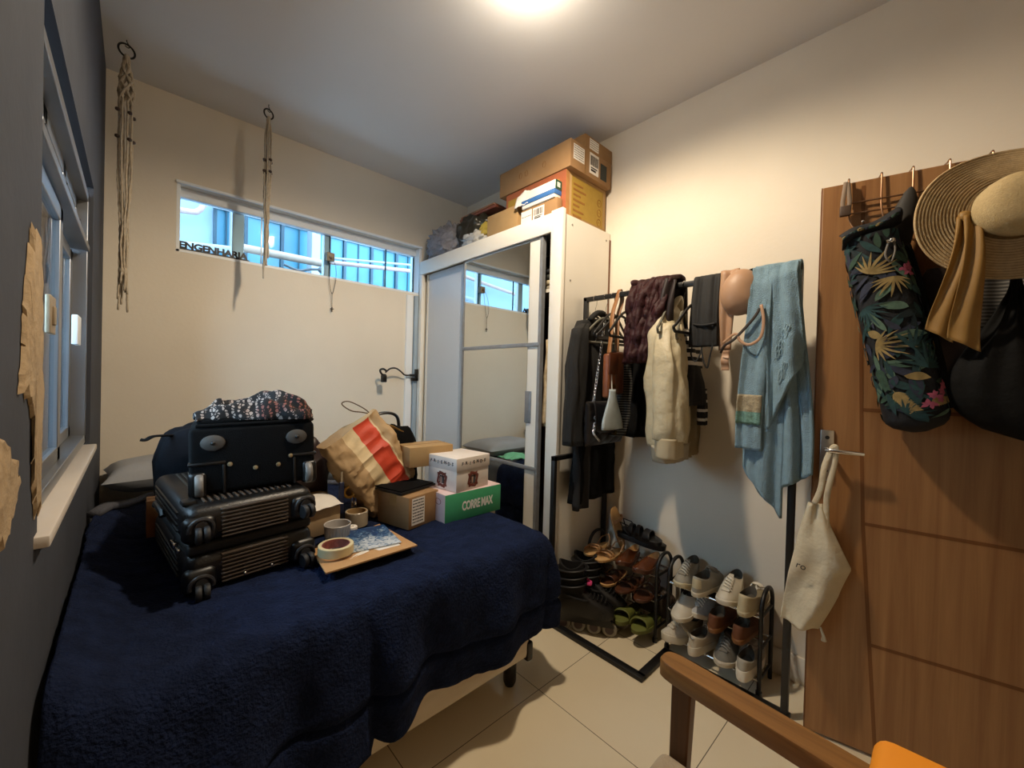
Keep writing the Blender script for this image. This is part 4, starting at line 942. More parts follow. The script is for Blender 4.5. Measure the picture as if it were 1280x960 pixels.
# 6 striped knit top
hanger(.862, 'grey velvet hanger holding the black and white striped knit', m_velvet, .30, 0, R(14), .03)
hanger(.80, 'black hanger hooked next to the folded black trousers', m_blkhang, .34, 0, R(-10), .0)
sk = thing('striped_knit', 'black knit top with white stripes hanging beside the cream jacket', 'top', (2.0, .86, 1.2))
build('knit_body', hang(MB(), [(1.585, 1.97, .865, .05, .02), (1.55, 1.975, .86, .075, .03), (1.44, 1.98, .855, .10, .04), (1.40, 1.985, .855, .10, .04)], R(8), 3, .006, 2), stripe_mat('black_white_stripe', '#121214', '#ded8d0', 26, 2, .5), sk, sm=180, world=True)
build('knit_lower', hang(MB(), [(1.41, 1.985, .853, .104, .042), (1.33, 2.0, .85, .125, .045), (1.22, 2.005, .85, .13, .045)], R(8), 3, .008, 4), M('black_knit', '#141316', .95, var=.3, scale=80, bump=.4, bscale=300), sk, sm=180, world=True)
build('sleeve', hang(MB(), [(1.30, 2.08, .83, .035, .02), (1.2, 2.07, .825, .036, .02), (1.12, 2.065, .82, .034, .018)], R(8), 3, .003, 1, n=24), stripe_mat('black_white_cuff', '#121214', '#ded8d0', 22, 2, .7), sk, sm=180, world=True)

# 7 folded black leggings with ties
m_lyc = M('black_lycra', '#09090a', .75, var=.15, scale=12, bump=.2, bscale=40)
bl_ = thing('black_trousers', 'black stretchy garment folded over the rail with thin ties', 'trousers', (1.9, .74, 1.5))
def over(y0, y1, za, zb, ra=.018, bulge=.02, taper=0., seed=0, fold=.006, xo=0.):
    """cloth over the rail: front hem at za, back hem at zb"""
    L1, L2 = RZ - za, RZ - zb; tot = L1 + PI * ra + L2
    def f(u, v):
        s = v * tot; y = y1 + (y0 - y1) * u
        if s < L1: q = (L1 - s) / max(L1, .01); x = RX - ra - bulge * math.sin(PI * min(1, q * .6)) ; z = RZ - (L1 - s); sh = q
        elif s < L1 + PI * ra: t = (s - L1) / ra; x = RX - ra * math.cos(t); z = RZ + ra * math.sin(t); sh = 0
        else: q = (s - L1 - PI * ra) / max(L2, .01); x = RX + ra + bulge * .5 * q; z = RZ - (s - L1 - PI * ra); sh = q
        y += (y - (y0 + y1) / 2) * taper * sh
        k = fold * (math.sin(u * 11 + seed) + .6 * math.sin(u * 23 + v * 3 + seed * 2)) + .5 * fold * nz3(u * 4, v * 4, seed)
        return (x + xo - k * (1 if x < RX else -1), y, z)
    return f
build('trouser_cloth', MB().sheet(over(.69, .805, 1.49, 1.55, .02, .03, .10, 2, .003), 30, 60), m_lyc, bl_, sm=180, solid=.016, world=True)
build('waistband', MB().tube(spline([(1.868, .805, 1.60), (1.85, .75, 1.585), (1.853, .69, 1.59)], 5), .006, 6), m_lyc, bl_, sm=180, world=True)
build('tie', MB().tube(spline([(1.865, .79, 1.52), (1.855, .795, 1.46), (1.855, .775, 1.425), (1.86, .755, 1.46), (1.87, .75, 1.52)], 5), .0035, 6, flat=.5), m_lyc, bl_, world=True)
build('tie', MB().tube(spline([(1.862, .755, 1.52), (1.85, .74, 1.44), (1.85, .72, 1.395), (1.857, .712, 1.45), (1.865, .70, 1.52)], 5), .0035, 6, flat=.5), m_lyc, bl_, world=True)

# 8 beige bra
m_nude = M('nude_satin', '#b08a6c', .5, var=.05, scale=8, bump=.1, bscale=20)
br = thing('beige_bra', 'beige moulded bra hooked over the rail beside the towel', 'bra', (1.9, .6, 1.45))
build('band', MB().sheet(lambda u, v: (1.886 - .012 * math.sin(PI * v) - .006 * math.sin(u * 9), .685 - .075 * u * (1 - .35 * v) - .0 + .0 * v, 1.822 - .34 * v - .008 * math.sin(v * 14)), 14, 24), m_nude, br, sm=180, solid=.006, world=True)
cup = MB(); Tc = frame((1.872, .603, 1.715), Vector((.1, -.96, -.16)).normalized(), Vector((.0, -.16, .98)).normalized(), (-1, 0, 0))
rings = []
for i in range(14):
    t = i / 13; rr = math.cos(t * PI / 2); h = .062 * math.sin(t * PI / 2)
    rings.append([(.073 * max(rr, .02) * math.cos(2 * PI * j / 40) * (1 + .30 * max(0, math.cos(2 * PI * j / 40 + .75)) ** 6), .098 * max(rr, .02) * math.sin(2 * PI * j / 40), h) for j in range(40)])
cup.loft(rings, True, True, 0, Tc); build('cup', cup, m_nude, br, sm=180, world=True)
build('cup', MB().loft([[(p[0], p[1], p[2] * .5) for p in r] for r in rings], True, True, 0, frame((1.90, .565, 1.72), Vector((.1, -.96, -.16)).normalized(), Vector((.0, -.16, .98)).normalized(), (1, 0, 0))), m_black_cloth, br, sm=180, world=True)
build('strap', MB().tube(spline([(1.82, .512, 1.632), (1.818, .535, 1.59), (1.818, .60, 1.515), (1.825, .64, 1.49), (1.85, .665, 1.46)], 5), .006, 8, flat=.4), M('dark_strap', '#2f2620', .6), br, world=True)
build('strap', MB().tube(spline([(1.82, .508, 1.645), (1.815, .496, 1.58), (1.815, .505, 1.515), (1.815, .545, 1.487), (1.818, .58, 1.505), (1.82, .60, 1.535), (1.84, .655, 1.50)], 5), .006, 8, flat=.4), m_nude, br, sm=180, world=True)
build('hook_tab', MB().sheet(lambda u, v: (1.866 + .006 * math.sin(v * 9), .668 - .032 * u, 1.47 - .085 * v), 6, 10), m_nude, br, sm=180, solid=.003, world=True)

# 9 blue bath towel
m_tow = M('pale_blue_terry', '#809eb0', .95, var=.10, scale=40, bump=.8, bscale=260, sheen=.2)
m_tow2 = M('gold_embroidery', '#9d9178', .9, var=.3, scale=60, bump=.5, bscale=120); m_tow3 = M('green_embroidery', '#688f86', .9, var=.3, scale=60, bump=.5, bscale=120)
tw = thing('bath_towel', 'pale blue bath towel draped over the door end of the rail', 'towel', (1.88, .46, .8))
def towel_panel(yt0, yt1, yb0, yb1, zb0, zb1, x, amp, seed, ph=0., zt=RZ + .012):
    def f(u, v):
        yt = yt0 + (yt1 - yt0) * u; yb = yb0 + (yb1 - yb0) * u; g = smooth(0, .9, v)
        y = yt + (yb - yt) * g; zb = zb0 + (zb1 - zb0) * u; z = zt + (zb - zt) * v
        fo = amp * (.4 + .6 * g) * (math.sin(u * 7 + seed + v * 1.5) + .5 * math.sin(u * 15 + seed * 2 - v)) + .008 * nz3(u * 3, v * 5, seed)
        return (x - .028 * smooth(0, .12, v) - fo, y, z)
    return f
build('towel_cloth', MB().sheet(towel_panel(.555, .475, .592, .497, 1.062, 1.06, 1.868, .006, 1), 24, 60), m_tow, tw, sm=180, solid=.012, world=True)
build('towel_cloth', MB().sheet(towel_panel(.535, .42, .575, .43, .98, .80, 1.895, .014, 3), 30, 60).sheet(towel_panel(.475, .395, .43, .335, .80 + .12, .99, 1.905, .016, 5), 30, 60), m_tow, tw, sm=180, solid=.012, world=True)
build('towel_cloth', MB().sheet(lambda u, v: towel_panel(.50, .395, .50 - .02 * v, .37, 1.15, 1.42, 1.868, .016, 2)(u, v), 30, 50), m_tow, tw, sm=180, solid=.012, world=True)
build('towel_cloth', MB().sheet(over(.395, .557, 1.70, 1.2, .024, .015, .0, 4, .004), 24, 60), m_tow, tw, sm=180, solid=.012, world=True)
em = build('embroidered_band', MB().sheet(lambda u, v: towel_panel(.555, .475, .592, .497, 1.062, 1.06, 1.858, .006, 1)(.02 + .95 * u, .70 + .16 * v), 24, 12, mf=lambda u, v: 0 if v < .58 else 1), [m_tow2, m_tow3], tw, sm=180, solid=.004, world=True, label='gold and green embroidered strip')
fm = MB()
for k, (uu, vv) in enumerate(((.42, .62), (.60, .56), (.50, .82))):
    pf = towel_panel(.50, .395, .49, .37, 1.15, 1.42, 1.858, .016, 2)
    for e in range(5):
        fm.tube([pf(uu + .09 * math.cos(e * 1.257) + .05 * math.cos(t * PI / 4), vv + .035 * math.sin(e * 1.257) + .022 * math.sin(t * PI / 4)) for t in range(8)], .0016, 5, True)
build('flower_outline', fm, M('pale_blue_thread', '#93b0bf', .9, bump=.3), tw, sm=180, world=True)
# ------------------------------------------------------------------ shoe racks
def shoe_rack(y0, y1, label, tiers, slip=False):
    x0, x1, h = 1.96, 2.12, .415
    r = thing('shoe_rack', label, 'shoe rack', (2.045, (y0 + y1) / 2, 0), 0, 'small black shoe racks')
    for y in (y0, y1):
        pts = [(x0, y, 0), (x0, y, h - .05)] + arc(((x0 + x1) / 2, y, h - .06), (x1 - x0) / 2, PI, 0, 16) + [(x1, y, h - .05), (x1, y, 0)]
        sf = build('side_frame', MB().tube(pts, .009, 10), m_black, r, world=True)
        for z in tiers: build('side_bar', MB().cyl((x0, y, z), (x1, y, z), .006, 8), m_black, sf, world=True)
        build('end_cap', MB().cyl((x0, y, 0), (x0, y, .02), .0125, 12), m_blkplastic, sf, world=True)
    for i, z in enumerate(tiers):
        for k, x in enumerate((x0 - .002, (x0 + x1) / 2, x1 - .02)):
            a, b = (x, y0, z), (x, y1, z)
            if slip and i == 1 and k == 0: a, b = (x - .075, y1 - .16, z - .045), (x - .0, y1 - .0, z + .012)
            build('rod', MB().cyl(a, b, .0055, 10), m_chrome, r, world=True)
    return r
TA = (.065, .205, .335); TB = (.065, .195, .335)
shoe_rack(.978, 1.40, 'black three-tier shoe rack at the wardrobe end, holding sandals', TA)
shoe_rack(.508, .915, 'black three-tier shoe rack near the door, holding pale sneakers', TB, True)

def outline(L_, W, n=40, waist=.16, toe=1.0):
    """foot-shaped outline, toe at +x"""
    pts = []
    for j in range(n):
        th = 2 * PI * j / n; c, s = math.cos(th), math.sin(th)
        x = L_ / 2 * math.copysign(abs(c) ** .85, c); t = (x / L_ + .5)
        w = W / 2 * (.74 + .26 * smooth(.15, .7, t) - waist * math.exp(-((t - .42) / .16) ** 2) * .6)
        y = w * math.copysign(abs(s) ** .8, s)
        pts.append((x, y + .006 * math.sin(t * PI) * (1 if s > 0 else .2)))
    return pts
def sneaker(name, label, group, loc, rz, m_up, m_sole, m_lace, L_=.265, W=.092, H=.082, laces=True, ry=0., rx=0., m_in=None, heel=None, chunky=0.):
    r = thing(name, label, 'shoe', loc, 0, group, (rx, ry, rz)); o = outline(L_, W); n = len(o); sh = .024 + chunky
    def sole_z(x): return .012 * smooth(.25, .5, x / L_) * smooth(.0, .3, x / L_)
    mb = MB(); rings = []
    for k, (z, g) in enumerate(((0, .93), (.004, 1.0), (sh - .004, 1.03), (sh, 1.01), (sh + .001, .9))):
        rings.append([(p[0] * g, p[1] * g * (1.02), z + sole_z(p[0]) * (1 if k < 2 else 1.2) + (chunky * .35 * smooth(-.1, -.45, p[0] / L_) if k > 1 else 0)) for p in o])
    build('sole', mb.loft(rings, True), m_sole, r)
    # upper: from the sole outline up to the ankle collar
    cxx, rx_, ry_ = -.062 * L_ / .265, .060 * L_ / .265, .031 * W / .092
    coll = [(cxx + rx_ * math.cos(2 * PI * j / n), ry_ * math.sin(2 * PI * j / n)) for j in range(n)]
    rings = []
    T_ = 14
    for i in range(T_ + 1):
        t = i / T_; ring = []
        for j in range(n):
            a, b = Vector(o[j]) * .985, Vector(coll[j]); c = math.cos(2 * PI * j / n)
            s = smooth(-.25, 1.05, t) - smooth(-.25, 1.05, 0); s /= (smooth(-.25, 1.05, 1) - smooth(-.25, 1.05, 0))
            s = t ** (1.35 if c > 0 else 1.7)
            p = a.lerp(b, s)
            top = H - .012 * max(0, c) * 0 + .010 * max(0, -c) ** 2 - .006 * (1 - abs(c)) + .012 * max(0, c) ** 3
            up = math.sin(t * PI / 2) if c < .2 else (math.sin(t * PI / 2) ** (1 - .45 * max(0, c)) * (.55 + .45 * t) + 0) / 1.0
            z = sh - .003 + (top - sh) * up
            ring.append((p.x, p.y, z + sole_z(p.x) * (1 - t)))
        rings.append(ring)
    for d, g in ((.004, .93), (-.004, .86), (-.03, .82)):
        rings.append([(cxx + (q[0] - cxx) * g, q[1] * g, q0[2] + d - (.0 if d > 0 else .0)) for q, q0 in zip(coll, rings[T_])])
    ms = []
    for i in range(len(rings) - 1):
        for j in range(n):
            c = math.cos(2 * PI * (j + .5) / n)
            ms.append(1 if i >= T_ + 1 else (2 if (heel and c < -.80 and 2 < i < 11) else 0))
    m_in = m_in or M('shoe_lining', '#4a443b', .9)
    build('upper', MB().loft(rings, False, True, ms).add([rings[-1][j] for j in range(n)], [tuple(range(n))], 1), [m_up, m_in, heel or m_up], r, sm=60)
    if laces:
        def vamp(t, w):   # point on the vamp, t 0 toe .. 1 collar
            i = t * T_; k = min(int(i), T_ - 1); f = i - k
            def at(j): return Vector(rings[k][j % n]).lerp(Vector(rings[k + 1][j % n]), f)
            return at(0), at(w), at(-w)
        q = build('tongue', MB().sheet(lambda u, v: vamp(.40 + .58 * v, 1)[0] + Vector((-.018 * max(0, v - .6), (u - .5) * .034 * (1 - .5 * smooth(.75, 1, v) * abs(2 * u - 1)), .002 + .014 * smooth(.7, 1, v))), 6, 10), m_up, r, sm=180, solid=.004)
        for i in range(5):
            t = .46 + .52 * i / 4.6
            c, a, b = vamp(t, 3)
            build('lace', MB().tube([a + Vector((0, 0, .003)), a.lerp(c, .6) + Vector((0, 0, .016)), b.lerp(c, .6) + Vector((-.008, 0, .016)), b + Vector((-.012, 0, .003))], .0046, 6, flat=.6), m_lace, r)
    return r
def sandal(name, label, group, loc, rz, m_sole, m_strap, L_=.245, W=.085, th=.014, straps=((.055, .03, .030), ), ry=0., rx=0., heel=0., m_foot=None, back=False, cat='sandal'):
    r = thing(name, label, cat, loc, 0, group, (rx, ry, rz)); o = outline(L_, W, waist=.22)
    def hz(x): return heel * smooth(.15, -.35, x / L_)
    rings = [[(p[0] * g, p[1] * g, z * 1. + hz(p[0]) * (1 if z > .001 else (.0 if p[0] < -.2 * L_ else .8))) for p in o] for z, g in ((0, .95), (.001, 1), (th - .002, 1.02), (th, .98))]
    build('sole', MB().loft(rings, True), m_sole, r)
    if m_foot: build('footbed', MB().loft([[(p[0] * g, p[1] * g, z + hz(p[0])) for p in o] for z, g in ((th - .001, .95), (th + .002, .93))], True), m_foot, r)
    for x, w, h in straps:
        t_ = (x / L_ + .5); ww = W / 2 * (.95 if t_ > .5 else .78)
        build('strap', MB().sheet(lambda u, v: (x + (v - .5) * w * (1 - .25 * math.sin(PI * u)) + .012 * math.cos(PI * u), -ww * math.cos(PI * u), th - .004 + hz(x) + (h) * math.sin(PI * u) ** .6), 20, 6), m_strap, r, sm=180, solid=.004)
    if back:
        build('ankle_strap', MB().tube([(-L_ * .18, -W * .38, th + heel), (-L_ * .34, -W * .33, th + heel + .035), (-L_ * .47, 0, th + heel + .05), (-L_ * .34, W * .33, th + heel + .035), (-L_ * .18, W * .38, th + heel)], .0045, 6, flat=.5), m_strap, r, sm=180)
    return r

m_greysh = M('grey_suede', '#8f8a7e', .85, var=.08, scale=30, bump=.15, bscale=200); m_offw = M('offwhite_rubber', '#c2b8a4', .55, var=.05)
m_whsh = M('worn_white_leather', '#c4bba9', .5, var=.07, scale=14); m_creamsh = M('cream_canvas', '#b8ab8c', .85, var=.06, scale=30, bump=.2, bscale=220)
m_lacew = M('white_lace', '#ddd6c8', .85); m_lgrey = M('grey_lace', '#8d8a84', .85)
PI2 = PI
# near rack: toes point to the room or to the wall (+x)
zt = .342
g1 = 'sneakers on the top tier of the near rack'
sneaker('sneaker', 'grey suede sneaker with white laces, first from the left on the near rack top', g1, (2.025, .850, zt), PI + .10, m_greysh, m_creamsh, m_lacew)
sneaker('sneaker', 'grey sneaker seen from its heel, second on the near rack top', g1, (2.02, .752, zt), -.06, m_greysh, m_offw, m_lgrey, heel=m_creamsh)
sneaker('sneaker', 'cream canvas sneaker with wide white laces, third on the near rack top', g1, (2.025, .650, zt), PI + .06, m_whsh, m_whsh, m_lacew)
sneaker('sneaker', 'cream canvas sneaker seen from its heel, last on the near rack top beside the door', g1, (2.015, .555, zt), -.05, m_creamsh, m_creamsh, m_lacew)
zt = .202
m_brsue = M('brown_suede', '#5d3419', .8, var=.14, scale=20, bump=.15, bscale=150); m_brsole = M('tan_sole', '#75491f', .6)
g2 = 'shoes on the middle tier of the near rack'
sneaker('loafer', 'brown suede slip-on shoe, left one on the middle tier of the near rack', g2, (2.04, .690, zt), .02, m_brsue, m_brsole, m_lacew, laces=False, H=.07)
sneaker('loafer', 'brown suede slip-on shoe, right one on the middle tier of the near rack', g2, (2.04, .585, zt), .0, m_brsue, m_brsole, m_lacew, laces=False, H=.07)
sneaker('ballet_flat', 'worn white shoe tipping forward off the slipped rod of the near rack', g2, (1.985, .835, zt + .02), PI + .05, m_whsh, m_whsh, m_lacew, laces=False, H=.06, ry=R(14), L_=.24)
sneaker('trainer', 'white and grey trainer lying behind the slipped rod of the near rack', g2, (2.06, .775, zt + .004), PI - .12, M('white_grey_mesh', '#a8a6a2', .8, var=.1, scale=60), m_whsh, m_lacew, H=.07, L_=.24)
zt = .072
g3 = 'trainers on the bottom tier of the near rack'
m_mesh = M('pale_mesh', '#bdb4a3', .8, var=.08, scale=80, bump=.15, bscale=300)
sneaker('trainer', 'off-white trainer turned sideways, leftmost on the bottom tier of the near rack', g3, (2.0, .852, zt), PI - .30, m_mesh, m_whsh, m_lacew, chunky=.012)
sneaker('trainer', 'off-white trainer seen from its heel, second on the bottom tier of the near rack', g3, (2.01, .752, zt), -.10, m_mesh, m_whsh, m_lacew, chunky=.014)
sneaker('trainer', 'dark grey trainer with pale toe, third on the bottom tier of the near rack', g3, (2.02, .655, zt), PI + .12, M('grey_mesh', '#6b6861', .85, var=.1, scale=60), m_mesh, m_lgrey)
sneaker('trainer', 'grey trainer with thick white sole, last on the bottom tier of the near rack', g3, (2.01, .558, zt), .03, M('silver_mesh', '#9f988a', .8, var=.08, scale=60), M('bright_white_sole', '#d6cdbd', .5), m_lacew, chunky=.018)

# far rack
m_tansole = M('tan_footbed', '#c19660', .6, var=.06); m_nudest = M('nude_strap', '#b98a5c', .5)
m_brown = M('glossy_brown_leather', '#562c13', .22, var=.12, spec=.7); m_dkbr = M('dark_brown_leather', '#4a2816', .4, var=.12)
h1 = 'sandals on the top tier of the far rack'; zt = .342
sandal('sandal', 'tan strappy sandal at the wardrobe end of the far rack top', h1, (1.985, 1.355, zt), PI + .05, m_tansole, m_nudest, straps=((.06, .02, .03), (.035, .016, .034)), back=True)
sandal('sandal', 'tan strappy sandal, second on the far rack top', h1, (1.97, 1.262, zt), PI - .05, m_tansole, m_nudest, straps=((.06, .02, .03), (.035, .016, .034)), back=True)
sandal('sandal', 'pale tan sandal standing upright against the wardrobe end of the far rack', h1, (2.12, 1.315, zt + .11), PI / 2, m_tansole, m_nudest, straps=((.05, .02, .03),), ry=R(-72))
sneaker('peep_toe_shoe', 'glossy brown shoe left of its mate at the front of the far rack top', h1, (1.99, 1.160, zt), PI + .08, m_brown, m_dkbr, m_lacew, laces=False, H=.055, L_=.235, W=.08, m_in=m_tansole)
sneaker('peep_toe_shoe', 'glossy brown shoe at the near end of the far rack top', h1, (1.985, 1.045, zt), PI - .04, m_brown, m_dkbr, m_lacew, laces=False, H=.055, L_=.235, W=.08, m_in=m_tansole)
m_blkl = M('black_soft_leather', '#0c0b0c', .5, var=.15, scale=30)
sandal('platform_sandal', 'black thick-soled sandal lying across the back of the far rack top', h1, (2.10, 1.15, zt + .075), -PI / 2 + .10, m_blkl, m_blkl, th=.032, L_=.28, straps=((.06, .05, .035), (-.02, .03, .04)), back=True, ry=R(2))
sandal('platform_sandal', 'black strappy sandal on top of the other black sandal on the far rack', h1, (2.085, 1.14, zt + .112), -PI / 2 - .16, m_blkl, m_blkl, th=.024, L_=.26, straps=((.05, .05, .04), (-.01, .03, .045), (-.06, .03, .04)), back=True, rx=R(6))
h2 = 'sandals on the middle tier of the far rack'; zt = .212
for i, (y, t_) in enumerate(((1.345, 'dark brown flat sandal nearest the wardrobe, middle tier of the far rack'), (1.245, 'dark brown flat sandal second from the wardrobe, middle tier of the far rack'), (1.14, 'brown open sandal third from the wardrobe, middle tier of the far rack'), (1.04, 'brown open sandal at the near end of the middle tier, far rack'))):
    sandal('sandal', t_, h2, (1.99, y, zt), PI + (.05 if i % 2 else -.05), m_tansole if i < 2 else m_dkbr, m_dkbr, straps=((.055, .05 if i < 2 else .02, .034), (-.01, .02, .04)), m_foot=m_dkbr, back=i > 1)
h3 = 'shoes on the bottom tier of the far rack'; zt = .072
m_olive = M('olive_green_rubber', '#5f6429', .6, var=.08)
sneaker('sneaker', 'grey sneaker at the wardrobe end of the far rack bottom tier', h3, (1.985, 1.235, zt), PI + .1, M('slate_grey_suede', '#5b5a52', .85, var=.1, scale=40), m_offw, m_lgrey)
sneaker('sneaker', 'dark shoe behind the rollerblades on the far rack bottom tier', h3, (2.01, 1.34, zt), PI, M('charcoal_suede', '#2b2926', .85, var=.1), m_blkl, m_lgrey)
sandal('slide', 'olive green slide sandal, left one on the far rack bottom tier', h3, (1.955, 1.128, zt), PI + .06, m_olive, m_olive, straps=((.05, .075, .042),), th=.022, L_=.25)
sandal('slide', 'olive green slide sandal, right one on the far rack bottom tier', h3, (1.955, 1.02, zt), PI - .03, m_olive, m_olive, straps=((.05, .075, .042),), th=.022, L_=.25)
m_dkfab = M('dark_brown_fabric', '#3a2d20', .85, var=.2, scale=15)
solo('ankle_boot', blob(MB(), (2.08, 1.06, .15), .05, .12, .072, 2.6, .15, 4), m_dkfab, 'dark brown soft boot lying behind the green slides', 'boot', sm=180)

# ------------------------------------------------------------------ inline skates
def skate(label, loc, rz, pink=True):
    r = thing('inline_skate', label, 'skate', loc, 0, 'pair of inline skates', (0, 0, rz))
    m_sh = M('black_skate_shell', '#100f11', .42, var=.15, scale=30); m_li = M('black_skate_fabric', '#0c0b0d', .9, var=.3, scale=60, bump=.3, bscale=200)
    m_pk = M('pink_plastic', '#d9437f', .45)
    for k in range(4):
        x = -.115 + k * .08
        wl_ = build('wheel', MB().lathe([(.012, -.011), (.034, -.011), (.039, -.004), (.039, .004), (.034, .011), (.012, .011)], 28, T=Tm((x, 0, .039), R(90))), M('grey_urethane', '#8b8578', .4), r)
        build('hub', MB().lathe([(.004, -.013), (.022, -.0125), (.022, .0125), (.004, .013)], 20, T=Tm((x, 0, .039), R(90))), M('dark_hub', '#4b3b3c', .4), wl_)
    f = MB()
    for s in (-1, 1):
        f.add([(-.15, s * .016, .054), (.15, s * .016, .054), (.13, s * .016, .095), (-.13, s * .016, .105), (-.15, s * .02, .054), (.15, s * .02, .054), (.13, s * .024, .095), (-.13, s * .024, .105)], [(0, 1, 2, 3), (7, 6, 5, 4), (0, 4, 5, 1), (1, 5, 6, 2), (2, 6, 7, 3), (3, 7, 4, 0)])
    f.box((-.13, -.022, .092), (.13, .022, .105)); build('wheel_frame', f, m_sh, r)
    o = outline(.30, .105); rings = []
    for z, g, sx in ((.10, .95, 0), (.108, 1.0, 0), (.135, 1.0, 0), (.165, .92, -.004), (.19, .78, -.02), (.215, .60, -.045), (.24, .48, -.062)):
        rings.append([(p[0] * g + sx + .0, p[1] * min(1, g + .1), z - (.018 * smooth(.02, .15, p[0]) * smooth(.12, .2, z))) for p in o])
    build('boot_shell', MB().loft(rings), m_sh, r, sm=50)
    cuff = []
    for i in range(9):
        t = i / 8; z = .19 + .165 * t; cx = -.07 - .012 * t
        cuff.append([(cx + (.070 - .006 * t) * math.cos(2 * PI * j / 36), (.053) * math.sin(2 * PI * j / 36), z + .014 * math.cos(2 * PI * j / 36) * (1 - t) + (.012 * math.cos(4 * PI * j / 36) if i == 8 else 0)) for j in range(36)])
    cuff.append([(p[0] * .86 - .011, p[1] * .82, p[2]) for p in cuff[-1]]); cuff.append([(p[0], p[1] * .98, p[2] - .05) for p in cuff[-1]])
    build('cuff', MB().loft(cuff), m_li, r, sm=60)
    for z, m, nm in ((.335, m_sh, 'buckle_strap'), (.295, m_sh, 'buckle_strap'), (.255, m_sh, 'buckle_strap'), (.20, m_li, 'instep_strap')):
        build(nm, MB().tube([(-.076 + .078 * math.cos(2 * PI * j / 28) + (.0 if z > .22 else .03), .058 * math.sin(2 * PI * j / 28), z + .010 * math.cos(2 * PI * j / 28) * (1 if z > .22 else -1.5)) for j in range(28)], .011, 8, True, flat=.4), m, r, sm=180)
    build('pull_tab', MB().tube([(.004, -.02, .268), (.022, -.008, .262), (.022, .012, .262), (.004, .024, .268)], .009, 8), m_pk if pink else m_sh, r, label='pink pull tab' if pink else None)
    for k in range(5):
        x = .02 + .02 * k
        build('lace', MB().tube([(x, -.032, .205 - .2 * x), (x + .006, 0, .222 - .24 * x), (x, .032, .205 - .2 * x)], .0035, 6), m_li, r)
    build('toe_cap', MB().loft([[(.07 + p[0] * .27, p[1] * (1.03), z) for p in o] for z, g in ((.104, 1), (.128, 1), (.14, .9))]), m_sh, r, sm=60)
    build('heel_brake', MB().rbox((-.205, -.018, .02), (-.15, .018, .055), .008, 2), M('pale_brake_rubber', '#8f8471', .7), r)
skate('black inline skate with a pink pull tab, standing nearest the room under the coats', (1.752, 1.262, .0), R(-58))
skate('black inline skate standing behind its pair against the wardrobe side', (1.882, 1.268, .0), R(-68), False)
# ------------------------------------------------------------------ open door
DP = Vector((1.901, .336, 0)); DV = Vector((.22, -.9755, 0)).normalized(); DN = Vector((-.9755, -.22, 0)).normalized()
TD = frame(DP, DV, Vector((0, 0, 1)).cross(DV), (0, 0, 1))   # local: x along the door from its free edge, -y into the room
# with x = DV and z up, the local y axis points to the right wall
dr = thing('door_1', None, None, tuple(DP)); dr['kind'] = 'structure'
DW, DH = .80, 2.078
build('door_leaf', MB().box((0, 0, .012), (DW, .036, DH), 0, TD), m_door, dr, world=True, bevel=.002)
gr = MB()
gr.box((.128, -.0006, .012), (.137, .001, DH), 0, TD @ Tm((0, 0, 0), 0, 0, 0)) if False else None
def groove(a, b, w=.007):
    (xa, za), (xb, zb) = a, b; d = Vector((xb - xa, zb - za)).normalized(); nn = Vector((-d.y, d.x)) * w / 2
    gr.add([(xa + nn.x, -.0008, za + nn.y), (xb + nn.x, -.0008, zb + nn.y), (xb - nn.x, -.0008, zb - nn.y), (xa - nn.x, -.0008, za - nn.y)], [(0, 1, 2, 3)], 0, TD)
pts = [(.118, DH - .02), (.122, 1.75), (.128, 1.45), (.139, 1.1), (.150, .82), (.172, .50), (.205, .012)]
for a, b in zip(pts, pts[1:]): groove(a, b, .011)
for z, x in ((1.245, .135), (.833, .15), (.403, .18), (1.66, .125)): groove((x, z), (DW, z - .002), .012)
build('groove', gr, m_doorg, dr, world=True)
build('door_edge', MB().box((-.003, .0, .012), (0, .036, DH), 0, TD), m_doorg, dr, world=True)
hp = build('handle_plate', MB().rbox((.018, -.008, .972), (.060, .0, 1.162), .003, 2, 0, TD), M('brushed_steel', '#b8b2a8', .3, metal=.9), dr, world=True, bevel=.0)
build('lever', MB().tube([TD @ Vector(p) for p in ((.038, 0, 1.092), (.038, -.045, 1.092), (.045, -.052, 1.092), (.115, -.052, 1.090), (.14, -.050, 1.089))], [.009, .009, .009, .008, .007], 10), m_chrome, hp, world=True)
build('key_hole', MB().cyl(TD @ Vector((.039, -.0085, 1.135)), TD @ Vector((.039, -.007, 1.135)), .007, 14).cyl(TD @ Vector((.039, -.0085, 1.01)), TD @ Vector((.039, -.007, 1.01)), .005, 14), m_black, hp, world=True)
struct('door_frame_back', MB().box((1.14, YB - .13, 0), (1.22, YB + .012, 2.18)).box((2.1, YB - .13, 0), (2.18, YB + .012, 2.18)).box((1.14, YB - .13, 2.1), (2.18, YB + .012, 2.18)), m_door)

